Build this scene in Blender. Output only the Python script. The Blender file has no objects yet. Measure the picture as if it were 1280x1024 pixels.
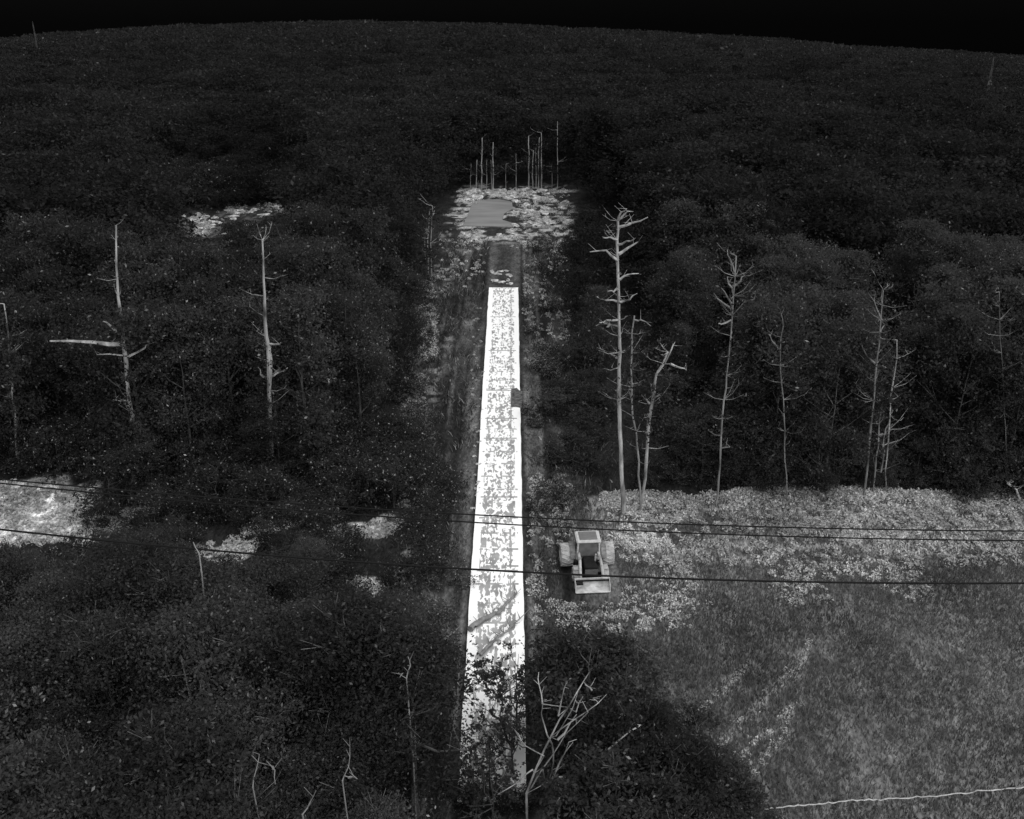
import bpy, math, random
import numpy as np
from mathutils import Vector
random.seed(7)
rng = np.random.default_rng(7)
C = bpy.context.scene.collection
R = math.radians

# ------------------------------------------------------------------ camera
F = 1178.0                     # focal length in photo pixels (1280 x 1024)
PITCH = R(22.33)
SL = math.tan(R(5.24))         # the ground climbs away from the camera
HC = 31.6
cam = bpy.data.cameras.new('camera')
cam.sensor_width = 36.0
cam.lens = F / 1280 * 36.0
cam.clip_end = 6000
co = bpy.data.objects.new('camera', cam)
co.location = (0, 0, HC)
co.rotation_euler = (math.pi / 2 - PITCH, 0, 0)
C.objects.link(co)
bpy.context.scene.camera = co

# ------------------------------------------------------------------ light
SUN_EL, SUN_AZ = R(50), R(128)       # azimuth clockwise from +Y (behind and to the right)
world = bpy.data.worlds.new('World')
bpy.context.scene.world = world
world.use_nodes = True
wn = world.node_tree
wn.nodes.clear()
sky = wn.nodes.new('ShaderNodeTexSky')
sky.sky_type = 'NISHITA'
sky.sun_disc = False
sky.sun_elevation = SUN_EL
sky.sun_rotation = SUN_AZ
bw = wn.nodes.new('ShaderNodeRGBToBW')
bg = wn.nodes.new('ShaderNodeBackground')
bg.inputs['Strength'].default_value = 0.0006
wo = wn.nodes.new('ShaderNodeOutputWorld')
wn.links.new(sky.outputs[0], bw.inputs[0])
wn.links.new(bw.outputs[0], bg.inputs['Color'])
wn.links.new(bg.outputs[0], wo.inputs['Surface'])
sl = bpy.data.lights.new('sun', 'SUN')
sl.energy = 4.9
sl.angle = R(125)
sl.color = (1, 1, 1)
so = bpy.data.objects.new('sun', sl)
d = Vector((math.sin(SUN_AZ) * math.cos(SUN_EL), math.cos(SUN_AZ) * math.cos(SUN_EL), math.sin(SUN_EL)))
so.rotation_euler = d.to_track_quat('Z', 'Y').to_euler()
so.location = (30, -30, 80)
C.objects.link(so)
vs = bpy.context.scene.view_settings
vs.view_transform = 'Standard'
vs.look = 'None'
vs.exposure = 0.0
vs.gamma = 1.0

# ------------------------------------------------------------------ helpers
def tag(o, label=None, cat=None, group=None, kind=None):
    if label: o['label'] = label
    if cat: o['category'] = cat
    if group: o['group'] = group
    if kind: o['kind'] = kind
    return o

def empty(name, loc, rz=0.0, label=None, cat=None, group=None):
    o = bpy.data.objects.new(name, None)
    o.empty_display_size = 0.3
    o.location = loc
    o.rotation_euler = (0, 0, rz)
    C.objects.link(o)
    return tag(o, label, cat, group)

def mesh_np(name, V, Fq, mat, smooth=False):
    """V (n,3); Fq (m,k) faces all of k corners"""
    V = np.ascontiguousarray(V, dtype=np.float32)
    Fq = np.ascontiguousarray(Fq, dtype=np.int32)
    m, k = Fq.shape
    me = bpy.data.meshes.new(name)
    me.vertices.add(len(V)); me.vertices.foreach_set('co', V.ravel())
    me.loops.add(m * k); me.loops.foreach_set('vertex_index', Fq.ravel())
    me.polygons.add(m)
    me.polygons.foreach_set('loop_start', np.arange(0, m * k, k, dtype=np.int32))
    me.polygons.foreach_set('loop_total', np.full(m, k, dtype=np.int32))
    if smooth:
        me.polygons.foreach_set('use_smooth', np.ones(m, dtype=bool))
    me.materials.append(mat)
    me.update(calc_edges=True)
    return me

def link(name, me, parent=None):
    o = bpy.data.objects.new(name, me)
    C.objects.link(o)
    if parent: o.parent = parent
    return o

class MB:
    """collects boxes, tubes and lathes into one mesh"""
    def __init__(s): s.v = []; s.f = []
    def add(s, v, f):
        n = len(s.v); s.v += [tuple(p) for p in v]; s.f += [tuple(i + n for i in q) for q in f]
    def box(s, x0, x1, y0, y1, z0, z1, tx=0.0, ty=0.0):
        v = [(x0, y0, z0), (x1, y0, z0), (x1, y1, z0), (x0, y1, z0),
             (x0 + tx, y0 + ty, z1), (x1 - tx, y0 + ty, z1), (x1 - tx, y1 - ty, z1), (x0 + tx, y1 - ty, z1)]
        s.add(v, [(0, 3, 2, 1), (4, 5, 6, 7), (0, 1, 5, 4), (1, 2, 6, 5), (2, 3, 7, 6), (3, 0, 4, 7)])
    def tube(s, pts, rad, n=6, cap=True):
        pts = [Vector(p) for p in pts]
        if not hasattr(rad, '__len__'): rad = [rad] * len(pts)
        rings = []; up = None
        for i, p in enumerate(pts):
            t = (pts[min(i + 1, len(pts) - 1)] - pts[max(i - 1, 0)])
            if t.length < 1e-6: t = Vector((0, 0, 1))
            t.normalize()
            a = Vector((1, 0, 0)) if abs(t.x) < 0.8 else Vector((0, 1, 0))
            u = t.cross(a).normalized() if up is None else (up - t * up.dot(t)).normalized()
            up = u; w = t.cross(u)
            rings.append([p + (u * math.cos(2 * math.pi * k / n) + w * math.sin(2 * math.pi * k / n)) * rad[i] for k in range(n)])
        v = [q for r in rings for q in r]
        f = []
        for i in range(len(rings) - 1):
            for k in range(n):
                a = i * n + k; b = i * n + (k + 1) % n
                f.append((a, b, b + n, a + n))
        if cap:
            f.append(tuple(range(n - 1, -1, -1))); f.append(tuple(range((len(rings) - 1) * n, len(rings) * n)))
        s.add(v, f)
    def lathe_x(s, c, prof, n=24):
        """prof = (x offset, radius) turned about the X axis through c"""
        v = []; f = []
        for (x, r) in prof:
            for k in range(n):
                a = 2 * math.pi * k / n
                v.append((c[0] + x, c[1] + r * math.cos(a), c[2] + r * math.sin(a)))
        m = len(prof)
        for i in range(m - 1):
            for k in range(n):
                a = i * n + k; b = i * n + (k + 1) % n
                f.append((a, b, b + n, a + n))
        s.add(v, f)
    def mesh(s, name, mat, smooth=False, bevel=0):
        me = bpy.data.meshes.new(name)
        me.from_pydata(s.v, [], s.f); me.materials.append(mat)
        if bevel:
            import bmesh
            bm = bmesh.new(); bm.from_mesh(me)
            bmesh.ops.bevel(bm, geom=list(bm.edges), offset=bevel, segments=2, affect='EDGES', clamp_overlap=True)
            bm.to_mesh(me); bm.free()
        if smooth:
            for p in me.polygons: p.use_smooth = True
        me.update()
        return me
    def build(s, name, mat, parent=None, smooth=False, bevel=0):
        return link(name, s.mesh(name, mat, smooth, bevel), parent)

def vnoise(x, y, sc, seed=0):
    x = np.asarray(x, float) / sc; y = np.asarray(y, float) / sc
    xi = np.floor(x).astype(np.int64); yi = np.floor(y).astype(np.int64)
    fx = x - xi; fy = y - yi
    fx = fx * fx * (3 - 2 * fx); fy = fy * fy * (3 - 2 * fy)
    def h(a, b):
        n = (a * 374761393 + b * 668265263 + seed * 974634777) & 0x7fffffff
        n = ((n ^ (n >> 13)) * 1274126177) & 0x7fffffff
        return ((n ^ (n >> 16)) & 0xffff) / 65535.0
    return (h(xi, yi) * (1 - fx) + h(xi + 1, yi) * fx) * (1 - fy) + (h(xi, yi + 1) * (1 - fx) + h(xi + 1, yi + 1) * fx) * fy

def ss(a, b, x):
    t = np.clip((np.asarray(x, float) - a) / (b - a), 0, 1)
    return t * t * (3 - 2 * t)

# ---- rays and terrain
def ray(px, py):
    u = (px - 640) / F; v = -(py - 512) / F
    cp, sp = math.cos(PITCH), math.sin(PITCH)
    return np.array([u, cp + v * sp, -sp + v * cp])
def project(x, y, z):
    cp, sp = math.cos(PITCH), math.sin(PITCH)
    dz = z - HC
    dep = y * cp - dz * sp
    upv = y * sp + dz * cp
    dep = np.maximum(dep, 0.5)
    return 640 + F * x / dep, 512 - F * upv / dep
_hz = [(-200, 62), (0, 46), (200, 31), (450, 25), (640, 29), (900, 43), (1280, 69), (1500, 84)]
_az = []; _el = []
for (a, b) in _hz:
    r_ = ray(a, b); _az.append(math.atan2(r_[0], r_[1])); _el.append(r_[2] / math.hypot(r_[0], r_[1]))
TREE_H = 12.3
def ground(x, y):
    x = np.asarray(x, float); y = np.asarray(y, float)
    r = np.hypot(x, y)
    e = np.interp(np.arctan2(x, np.maximum(y, 1)), _az, _el)
    cap = HC - TREE_H + r * e - np.maximum(r - 700, 0) * 0.06
    p = SL * y
    k = 1.6
    z = -k * np.log(np.exp(-np.clip(p, -60, 80) / k) + np.exp(-np.clip(cap, -60, 80) / k))
    z = z + (vnoise(x, y, 40, 3) - 0.5) * 2.0 * ss(120, 220, r)
    off = np.abs(x + 0.8)
    z = z + (vnoise(x, y, 3.0, 5) - 0.5) * 0.25 * ss(2.5, 6, off) + (vnoise(x, y, 9, 6) - 0.5) * 0.6 * ss(4, 12, off)
    z = z - 0.10 * ss(1.6, 2.2, off) * (1 - ss(2.6, 3.6, off))
    return z
def gz(x, y): return float(ground(x, y))
def at(px, py, h=0.0):
    dr = ray(px, py)
    t0 = 5.0; t = 5.0
    while t < 1200:
        p = dr * t
        if HC + p[2] - h < gz(p[0], p[1]): break
        t0 = t; t += max(0.5, t * 0.01)
    for _ in range(24):
        m = (t0 + t) / 2; p = dr * m
        if HC + p[2] - h < gz(p[0], p[1]): t = m
        else: t0 = m
    p = dr * t
    return Vector((p[0], p[1], gz(p[0], p[1])))
def at_depth(px, py, Y):
    dr = ray(px, py); t = Y / dr[1]
    return Vector((dr[0] * t, Y, HC + dr[2] * t))

# ------------------------------------------------------------------ materials
def new_mat(name):
    m = bpy.data.materials.new(name); m.use_nodes = True
    nt = m.node_tree; nt.nodes.clear()
    out = nt.nodes.new('ShaderNodeOutputMaterial')
    b = nt.nodes.new('ShaderNodeBsdfPrincipled')
    b.inputs['Roughness'].default_value = 0.85
    b.inputs['Specular IOR Level'].default_value = 0.08
    nt.links.new(b.outputs[0], out.inputs[0])
    return m, nt, b
def ramp(nt, src, stops, interp='LINEAR'):
    r = nt.nodes.new('ShaderNodeValToRGB'); cr = r.color_ramp; cr.interpolation = interp
    while len(cr.elements) > 1: cr.elements.remove(cr.elements[-1])
    cr.elements[0].position = stops[0][0]; v = stops[0][1]; cr.elements[0].color = (v, v, v, 1)
    for p, v in stops[1:]:
        e = cr.elements.new(p); e.color = (v, v, v, 1)
    nt.links.new(src, r.inputs[0])
    return r.outputs[0]
def noise(nt, scale, detail=4, coord='Object', vec=(1, 1, 1), rough=0.5):
    tc = nt.nodes.new('ShaderNodeTexCoord'); mp = nt.nodes.new('ShaderNodeMapping')
    mp.inputs['Scale'].default_value = vec
    n = nt.nodes.new('ShaderNodeTexNoise'); n.inputs['Scale'].default_value = scale
    n.inputs['Detail'].default_value = detail; n.inputs['Roughness'].default_value = rough
    nt.links.new(tc.outputs[coord], mp.inputs[0]); nt.links.new(mp.outputs[0], n.inputs[0])
    return n.outputs[0]
def math_(nt, op, a, b=None, clamp=False):
    n = nt.nodes.new('ShaderNodeMath'); n.operation = op; n.use_clamp = clamp
    for i, q in enumerate((a, b)):
        if q is None: continue
        if isinstance(q, (int, float)): n.inputs[i].default_value = q
        else: nt.links.new(q, n.inputs[i])
    return n.outputs[0]

def leaf_mat(name, lo, hi, glint, frac=0.03, objvar=0.35, big=0.35, trans=0.5, nsc=0.22):
    m, nt, b = new_mat(name)
    g = nt.nodes.new('ShaderNodeNewGeometry')
    c = ramp(nt, g.outputs['Random Per Island'], [(0, lo), (1 - frac - 0.03, hi), (1 - frac, glint * 0.45), (1, glint)])
    oi = nt.nodes.new('ShaderNodeObjectInfo')
    ov = math_(nt, 'MULTIPLY_ADD', oi.outputs['Random'], objvar); ov.node.inputs[2].default_value = 1 - objvar / 2
    nv = noise(nt, nsc, 3, 'Object')
    nvv = ramp(nt, nv, [(0.3, 1 - big), (0.7, 1 + big)])
    c2 = math_(nt, 'MULTIPLY', c, ov); c3 = math_(nt, 'MULTIPLY', c2, nvv)
    out = [n for n in nt.nodes if n.type == 'OUTPUT_MATERIAL'][0]
    nt.nodes.remove(b)
    df = nt.nodes.new('ShaderNodeBsdfDiffuse'); tl = nt.nodes.new('ShaderNodeBsdfTranslucent'); ms = nt.nodes.new('ShaderNodeMixShader')
    ms.inputs[0].default_value = trans
    nt.links.new(c3, df.inputs[0]); nt.links.new(c3, tl.inputs[0]); nt.links.new(df.outputs[0], ms.inputs[1]); nt.links.new(tl.outputs[0], ms.inputs[2])
    nt.links.new(ms.outputs[0], out.inputs[0])
    return m
def simple_mat(name, lo, hi, scale=6, vec=(1, 1, 1), rough=0.8, spec=0.1, metal=0.0):
    m, nt, b = new_mat(name)
    c = ramp(nt, noise(nt, scale, 5, 'Object', vec), [(0.3, lo), (0.7, hi)])
    nt.links.new(c, b.inputs['Base Color'])
    b.inputs['Roughness'].default_value = rough; b.inputs['Specular IOR Level'].default_value = spec
    b.inputs['Metallic'].default_value = metal
    return m

M = {}
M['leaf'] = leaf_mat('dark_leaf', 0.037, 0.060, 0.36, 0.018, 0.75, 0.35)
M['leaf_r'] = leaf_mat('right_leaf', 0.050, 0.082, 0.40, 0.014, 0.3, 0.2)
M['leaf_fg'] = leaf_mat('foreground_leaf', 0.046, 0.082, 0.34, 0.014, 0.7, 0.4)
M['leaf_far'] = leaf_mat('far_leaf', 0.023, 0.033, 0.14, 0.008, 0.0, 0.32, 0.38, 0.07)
M['shrub'] = leaf_mat('shrub_leaf', 0.03, 0.10, 0.6, 0.12)
M['brush'] = leaf_mat('pale_brush', 0.20, 0.88, 0.92, 0.4, 0.0)
M['palescrub'] = leaf_mat('pale_scrub', 0.35, 0.85, 0.9, 0.2, 0.0)
M['grass'] = leaf_mat('meadow_grass', 0.10, 0.19, 0.40, 0.04, 0.0, 0.3)
M['weed'] = leaf_mat('verge_weed', 0.05, 0.18, 0.6, 0.10, 0.0)
M['lowbush'] = leaf_mat('low_bush_leaf', 0.034, 0.062, 0.5, 0.035)
M['bark'] = simple_mat('dark_bark', 0.03, 0.10, 5, (1, 1, .3))
M['pale'] = simple_mat('pale_bark', 0.04, 0.52, 2.2, (1, 1, .3))
M['grey'] = simple_mat('grey_bark', 0.03, 0.34, 1.8, (1, 1, .3))
M['dim'] = simple_mat('dim_grey_bark', 0.04, 0.20, 1.8, (1, 1, .3))
M['mid'] = simple_mat('mid_grey_shadow', 0.13, 0.26, 3)  # grey of the modelled shadow strips on the road
M['palest'] = simple_mat('bare_wood', 0.35, 0.7, 3, (1, 1, .35))
M['wire'] = simple_mat('dark_wire', 0.008, 0.012)
M['cable'] = simple_mat('pale_cable', 0.3, 0.5)
M['tyre'] = simple_mat('tyre_rubber', 0.22, 0.5, 3)
M['rim'] = simple_mat('rim_paint', 0.08, 0.14, 6)
M['paint'] = simple_mat('tractor_paint', 0.20, 0.46, 3, rough=0.5, spec=0.3)
M['fender'] = simple_mat('fender_paint', 0.08, 0.24, 3.5, rough=.6)
M['roof'] = simple_mat('cab_roof', 0.13, 0.17, 5, rough=0.5, spec=0.3)
M['frame'] = simple_mat('cab_frame', 0.40, 0.55, 5)
M['steel'] = simple_mat('bucket_steel', 0.28, 0.66, 3, rough=0.6, spec=0.3)
M['black'] = simple_mat('dark_metal', 0.008, 0.02, 5)
M['glass'] = simple_mat('window_glass', 0.10, 0.16, 3, rough=0.25, spec=0.4)
M['stone'] = simple_mat('pale_rubble', 0.10, 0.75, 2.5)
M['tower'] = simple_mat('tower_steel', 0.04, 0.08, 2)

# ------------------------------------------------------------------ zones, in metres
PAD0 = at(612, 288); PAD1 = at(612, 250)
YEND = at(628, 361).y
Y_BAND_FAR_L = at(300, 604).y; Y_BAND_NEAR_L = at(300, 700).y
YC_FAR = at(1000, 624).y         # far edge of the open corridor on the right
YC_NEAR = at(1000, 700).y
YCLR0 = at(640, 306).y; YCLR1 = at(640, 237).y
XCLR0 = at(572, 262).x; XCLR1 = at(716, 262).x
print('zones', YEND, YC_FAR, YC_NEAR, YCLR0, YCLR1, XCLR0, XCLR1, PAD0, PAD1)
LCLR = [at(235, 298), at(350, 262)]   # little clearing far left
FAR_EDGE_X = [-40, -14, 5.5, 8, 40]

PATCH = [(285, 684, 46, 14), (425, 668, 42, 11), (468, 663, 30, 12), (458, 732, 26, 11), (152, 652, 20, 10), (345, 662, 20, 9), (520, 690, 16, 8)]
def open_left(x, y):
    """1 where the left corridor is open pale ground"""
    x = np.asarray(x, float); y = np.asarray(y, float)
    px, py = project(x, y, SL * y); m = np.zeros(np.shape(px))
    for (a, c_, ra, rc) in PATCH: m = np.maximum(m, 1 - ss(.55, .9, ((px - a) / ra) ** 2 + ((py - c_) / rc) ** 2 + 1.3 * (vnoise(x, y, 1.1, 55) - .5)))
    q = (1 - ss(112, 128, px)) * ss(600, 606, py - (px * .06)) * (1 - ss(678, 688, py))
    return np.maximum(m, q) * (px < 560) * (y < 90)
# ------------------------------------------------------------------ ground
def axis(lo, hi, fine_lo, fine_hi, step, growth=1.06):
    a = list(np.arange(fine_lo, fine_hi, step)); s = step; x = fine_hi
    while x < hi: a.append(x); s *= growth; x += s
    a.append(hi); s = step * growth; x = fine_lo - s; L = []
    while x > lo: L.append(x); s *= growth; x -= s
    L.append(lo)
    return np.array(L[::-1] + a)
gx = axis(-1500, 1500, -40, 40, 0.25); gy = axis(-40, 2500, 22, 130, 0.3, 1.05)
X, Y = np.meshgrid(gx, gy)
Z = ground(X, Y)
V = np.stack([X, Y, Z], -1).reshape(-1, 3)
nx, ny = len(gx), len(gy)
idx = np.arange(nx * ny).reshape(ny, nx)
Fq = np.stack([idx[:-1, :-1], idx[:-1, 1:], idx[1:, 1:], idx[1:, :-1]], -1).reshape(-1, 4)

TR_PX = [[(892, 946), (925, 905), (962, 868), (1000, 832), (1012, 800)], [(905, 965), (935, 935), (975, 905), (990, 880)], [(858, 905), (885, 880), (915, 855), (935, 830)], [(985, 915), (960, 940), (940, 965)]]
TRACKS = [[(at(a, b_).x, at(a, b_).y) for (a, b_) in pl] for pl in TR_PX]
def tone_at(x, y):
    n1 = vnoise(x, y, 1.3, 11); n2 = vnoise(x, y, 4, 12); n3 = vnoise(x, y, 9, 13); n4 = vnoise(x, y, 0.5, 14)
    yy = y + (n2 - .5) * 3 + (n1 - .5) * 1.2; xx = x + (n2 - .5) * 2.5 + (n1 - .5) * 1.0
    t = np.full(np.shape(x), 0.022) * (0.7 + 0.6 * n1)
    def mix(mask, v):
        nonlocal t
        t = t * (1 - mask) + v * mask
    # right field and corridor
    right = ss(1.5, 3.0, xx)
    field = right * (1 - ss(YC_FAR - .6, YC_FAR + .6, yy))
    mix(field, 0.125 * (0.75 + .5 * n3))
    band = right * ss(YC_NEAR - 2.0, YC_NEAR + 1.0, yy + (n3 - .5) * 3) * (1 - ss(YC_FAR - .6, YC_FAR + .6, yy))
    hs = vnoise(x * .1, y, .45, 57) * .6 + vnoise(x * .2, y, 1.1, 58) * .4
    mix(band, 0.08 + .24 * ss(.3, .75, hs))
    tk = np.zeros(np.shape(x))
    for pl in TRACKS:
        for (a, b_) in zip(pl[:-1], pl[1:]):
            ex, ey = b_[0] - a[0], b_[1] - a[1]; q = np.clip(((x - a[0]) * ex + (y - a[1]) * ey) / (ex * ex + ey * ey), 0, 1)
            dd = np.hypot(x - a[0] - q * ex, y - a[1] - q * ey); tk = np.maximum(tk, 1 - ss(.1, .4, dd + .3 * (n1 - .3)))
    mix(tk * field * .8, 0.24)
    # corridor on the left
    left = ss(4, 8, -xx)
    cor = left * open_left(xx, yy)
    mix(cor, np.clip((0.50 + .35 * n1) * (.55 + .9 * n4), 0, .85))
    # verges
    off = np.abs(x + 0.8)
    ver = (1 - ss(3.2, 6.5, off + (n2 - .5) * 3)) * (1 - ss(YCLR0 - 3, YCLR0 + 3, yy))
    st_ = vnoise(x, y * .04, .32, 51) * .6 + vnoise(x, y * .08, .8, 52) * .4
    mix(ver, 0.075 * (0.12 + 1.5 * ss(.25, .8, st_)) * (.6 + .7 * n1))
    leftver = (1 - ss(0.7, 1.5, np.abs(x + 6.6 + (n2 - .5) * 2))) * ss(0.45, 0.62, n3 * .6 + n1 * .4) * ss(60, 66, y) * (1 - ss(105, 112, y)) * ss(.45, .6, n4)
    mix(leftver, 0.16)
    rut = np.exp(-((off - 2.35) / 0.22) ** 2) * 0.6
    mix(rut * (1 - ss(YEND, YEND + 8, y)), 0.07)
    dk = (1 - ss(.15, .32, off - 1.4)) * (y < YEND + 1)
    mix(dk, 0.03)
    # end of the track
    trk = (1 - ss(1.3, 1.9, off)) * ss(YEND - 1, YEND + 1, y) * (1 - ss(YCLR0, YCLR0 + 2, y))
    mix(trk, 0.045 + .03 * ss(.6, .9, np.abs(x + .8)))
    clr = ss(XCLR0 - 1, XCLR0 + .8, xx) * (1 - ss(XCLR1 - .8, XCLR1 + 1, xx)) * ss(YCLR0 - .8, YCLR0 + .8, yy) * (1 - ss(YCLR1 + .5, YCLR1 + 3, yy))
    mix(clr, 0.03 + 0.30 * ss(.48, .60, n4 * .5 + n1 * .5))
    lc = (((x - (LCLR[0].x + LCLR[1].x) / 2) / 8.5) ** 2 + ((y - (LCLR[0].y + LCLR[1].y) / 2) / 9) ** 2)
    mix((1 - ss(.5, 1.1, lc)) * .7, 0.03 + .08 * ss(.5, .6, n4 * .4 + n1 * .6))
    return t
me = mesh_np('ground', V, Fq, None, smooth=True) if False else None
gm, nt, b = new_mat('ground_soil')
atn = nt.nodes.new('ShaderNodeAttribute'); atn.attribute_name = 'tone'
n1 = ramp(nt, noise(nt, 1.6, 6, 'Object', (1, .55, 1), .62), [(0.3, 0.45), (0.7, 1.55)])
n2 = ramp(nt, noise(nt, 9, 3, 'Object', (1, .4, 1)), [(0.3, 0.5), (0.7, 1.55)])
cc = math_(nt, 'MULTIPLY', math_(nt, 'MULTIPLY', atn.outputs['Fac'], n1), n2)
nt.links.new(cc, b.inputs['Base Color'])
bp = nt.nodes.new('ShaderNodeBump'); bp.inputs['Strength'].default_value = .5; bp.inputs['Distance'].default_value = .15
nt.links.new(n1, bp.inputs['Height']); nt.links.new(bp.outputs[0], b.inputs['Normal'])
me = mesh_np('ground', V, Fq, gm, smooth=True)
a_ = me.attributes.new('tone', 'FLOAT', 'POINT')
a_.data.foreach_set('value', tone_at(V[:, 0], V[:, 1]).astype(np.float32))
tag(link('ground', me), kind='structure')

# ------------------------------------------------------------------ road, pad
def strip(name, x0, x1, y0, y1, mat, lift=0.06, nxs=8, step=0.5, jag=0.0, th=0.14):
    ys = np.arange(y0, y1 + step * .5, step); xs = np.linspace(0, 1, nxs + 1)
    v = []; f = []
    for y in ys:
        jl = (vnoise(0, y, 0.9, 41) - .5) * jag; jr = (vnoise(0, y, 0.9, 42) - .5) * jag
        for k, t in enumerate(xs):
            x = x0 + jl + (x1 + jr - x0 - jl) * t
            v.append((x, y, SL * y + lift if y < 140 else gz(x, y) + lift))
    n = nxs + 1
    for i in range(len(ys) - 1):
        for k in range(nxs):
            f.append((i * n + k, i * n + k + 1, (i + 1) * n + k + 1, (i + 1) * n + k))
    nv = len(v)
    # skirts all round
    ring = [k for k in range(n)] + [i * n + n - 1 for i in range(1, len(ys))] + [(len(ys) - 1) * n + k for k in range(n - 2, -1, -1)] + [i * n for i in range(len(ys) - 2, 0, -1)]
    for q in ring: v.append((v[q][0], v[q][1], v[q][2] - th))
    m = len(ring)
    for k in range(m):
        a, b2 = ring[k], ring[(k + 1) % m]
        f.append((b2, a, nv + k, nv + (k + 1) % m))
    me = bpy.data.meshes.new(name); me.from_pydata(v, [], f); me.materials.append(mat)
    return link(name, me)
rm, nt, b = new_mat('road_slabs')
tc = nt.nodes.new('ShaderNodeTexCoord'); sp = nt.nodes.new('ShaderNodeSeparateXYZ'); nt.links.new(tc.outputs['Object'], sp.inputs[0])
xx = math_(nt, 'ADD', sp.outputs[0], 0.8)          # metres from the centre line
yy = sp.outputs[1]
# blotches in three wheel-worn rows
blot = noise(nt, 4.4, 2.0, 'Object', (1.5, .60, 1), .5)
blk = nt.nodes.new('ShaderNodeTexBrick'); mpb = nt.nodes.new('ShaderNodeMapping'); mpb.inputs['Rotation'].default_value = (0, 0, math.pi / 2)
nt.links.new(tc.outputs['Object'], mpb.inputs[0]); nt.links.new(mpb.outputs[0], blk.inputs[0])
blk.inputs['Scale'].default_value = 1.0; blk.inputs['Mortar Size'].default_value = 0.0
blk.inputs['Brick Width'].default_value = 0.95; blk.inputs['Row Height'].default_value = 0.29
blk.inputs['Color1'].default_value = (0, 0, 0, 1); blk.inputs['Color2'].default_value = (1, 1, 1, 1)
rows = math_(nt, 'COSINE', math_(nt, 'MULTIPLY_ADD', xx, 8.4)); rows.node.inputs[0]
rows.node.inputs[0].links[0].from_node.inputs[2].default_value = 0.35
edge = ramp(nt, math_(nt, 'ABSOLUTE', xx), [(0.0, 0.0), (0.98, 0.0), (1.22, 0.35), (1.4, 0.5)])
nearfar = ramp(nt, math_(nt, 'MULTIPLY', yy, 1 / 110.0), [(0.33, -0.05), (0.45, 0.0), (0.66, 0.02), (0.9, 0.06)])
cr_ = nearfar.node.color_ramp.elements
for e_, v_ in zip(cr_, (0.0, 0.045, 0.065, 0.11)): e_.color = (v_, v_, v_, 1)
val = math_(nt, 'ADD', blot, math_(nt, 'MULTIPLY', rows, 0.035))
val = math_(nt, 'ADD', val, math_(nt, 'MULTIPLY', math_(nt, 'SUBTRACT', blk.outputs['Color'], 0.5), 0.17))
val = math_(nt, 'SUBTRACT', val, edge); val = math_(nt, 'SUBTRACT', val, nearfar)
val = math_(nt, 'ADD', val, 0.045)
band_ = ramp(nt, noise(nt, 1.5, 1, 'Object', (0.02, 1, 0)), [(0.35, 0.0), (0.65, 0.07)])
val = math_(nt, 'ADD', val, math_(nt, 'SUBTRACT', band_, 0.03))
marks = ramp(nt, val, [(0.515, 0.0), (0.545, 1.0)])
# joints across and along
def line(src, period, width, offs=0.0):
    m1 = math_(nt, 'MODULO', math_(nt, 'ADD', src, 1000 + offs), period)
    return math_(nt, 'LESS_THAN', m1, width)
j1 = math_(nt, 'MULTIPLY', line(yy, 7.3, 0.14), math_(nt, 'LESS_THAN', math_(nt, 'ABSOLUTE', xx), 1.12))
jg = math_(nt, 'GREATER_THAN', noise(nt, 2.0, 1, 'Object', (.9, .5, 0)), .47)
j4 = math_(nt, 'MULTIPLY', math_(nt, 'MULTIPLY', line(yy, 1.55, 0.15, .4), jg), math_(nt, 'MULTIPLY', math_(nt, 'LESS_THAN', math_(nt, 'ABSOLUTE', xx), 1.15), math_(nt, 'LESS_THAN', yy, 72.0)))
j2 = math_(nt, 'MULTIPLY', math_(nt, 'LESS_THAN', math_(nt, 'ABSOLUTE', math_(nt, 'SUBTRACT', xx, 0.72)), 0.035), math_(nt, 'GREATER_THAN', noise(nt, .9, 2, 'Object', (0, 1, 0)), .47))
j3 = math_(nt, 'MULTIPLY', math_(nt, 'LESS_THAN', math_(nt, 'ABSOLUTE', math_(nt, 'ADD', xx, 0.38)), 0.03), math_(nt, 'GREATER_THAN', noise(nt, .7, 2, 'Object', (0, 1.4, 0)), .52))
mk = math_(nt, 'MAXIMUM', marks, math_(nt, 'MAXIMUM', math_(nt, 'MAXIMUM', j1, j4), math_(nt, 'MAXIMUM', j2, j3)))
depthc = ramp(nt, noise(nt, 1.2, 3), [(0.3, 0.24), (0.7, 0.42)])
mx = nt.nodes.new('ShaderNodeMix'); mx.data_type = 'FLOAT'
nt.links.new(mk, mx.inputs[0]); mx.inputs[2].default_value = 0.93; nt.links.new(depthc, mx.inputs[3])
nt.links.new(mx.outputs[0], b.inputs['Base Color'])
tag(strip('road', -2.2, 0.6, at(615, 1003).y, YEND, rm, 0.06, 8, 0.45, 0.05), kind='structure')
pm, nt, b = new_mat('gravel_pad')
c = ramp(nt, noise(nt, 0.9, 5, 'Object', (.25, 1, 1)), [(0.3, 0.15), (0.7, 0.23)]); nt.links.new(c, b.inputs['Base Color'])

# grey flat pad at the head of the track: outline from the clearing
pad_px = [(578, 283), (584, 272), (590, 256), (597, 251), (622, 250), (640, 253), (641, 262), (630, 268), (628, 276), (645, 281), (640, 285), (612, 284)]
v = []
for (a, c_) in pad_px:
    p = at(a, c_); v.append((p.x, p.y, SL * p.y + 0.10))
n = len(v); v += [(p[0], p[1], p[2] - 0.3) for p in v]
me = bpy.data.meshes.new('gravel_pad'); me.from_pydata(v, [], [tuple(range(n))[::-1]] + [(k, (k + 1) % n, n + (k + 1) % n, n + k) for k in range(n)])
me.materials.append(pm)
import bmesh
bm = bmesh.new(); bm.from_mesh(me); bmesh.ops.recalc_face_normals(bm, faces=bm.faces); bm.to_mesh(me); bm.free()
tag(link('gravel_pad', me), kind='structure')

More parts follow.
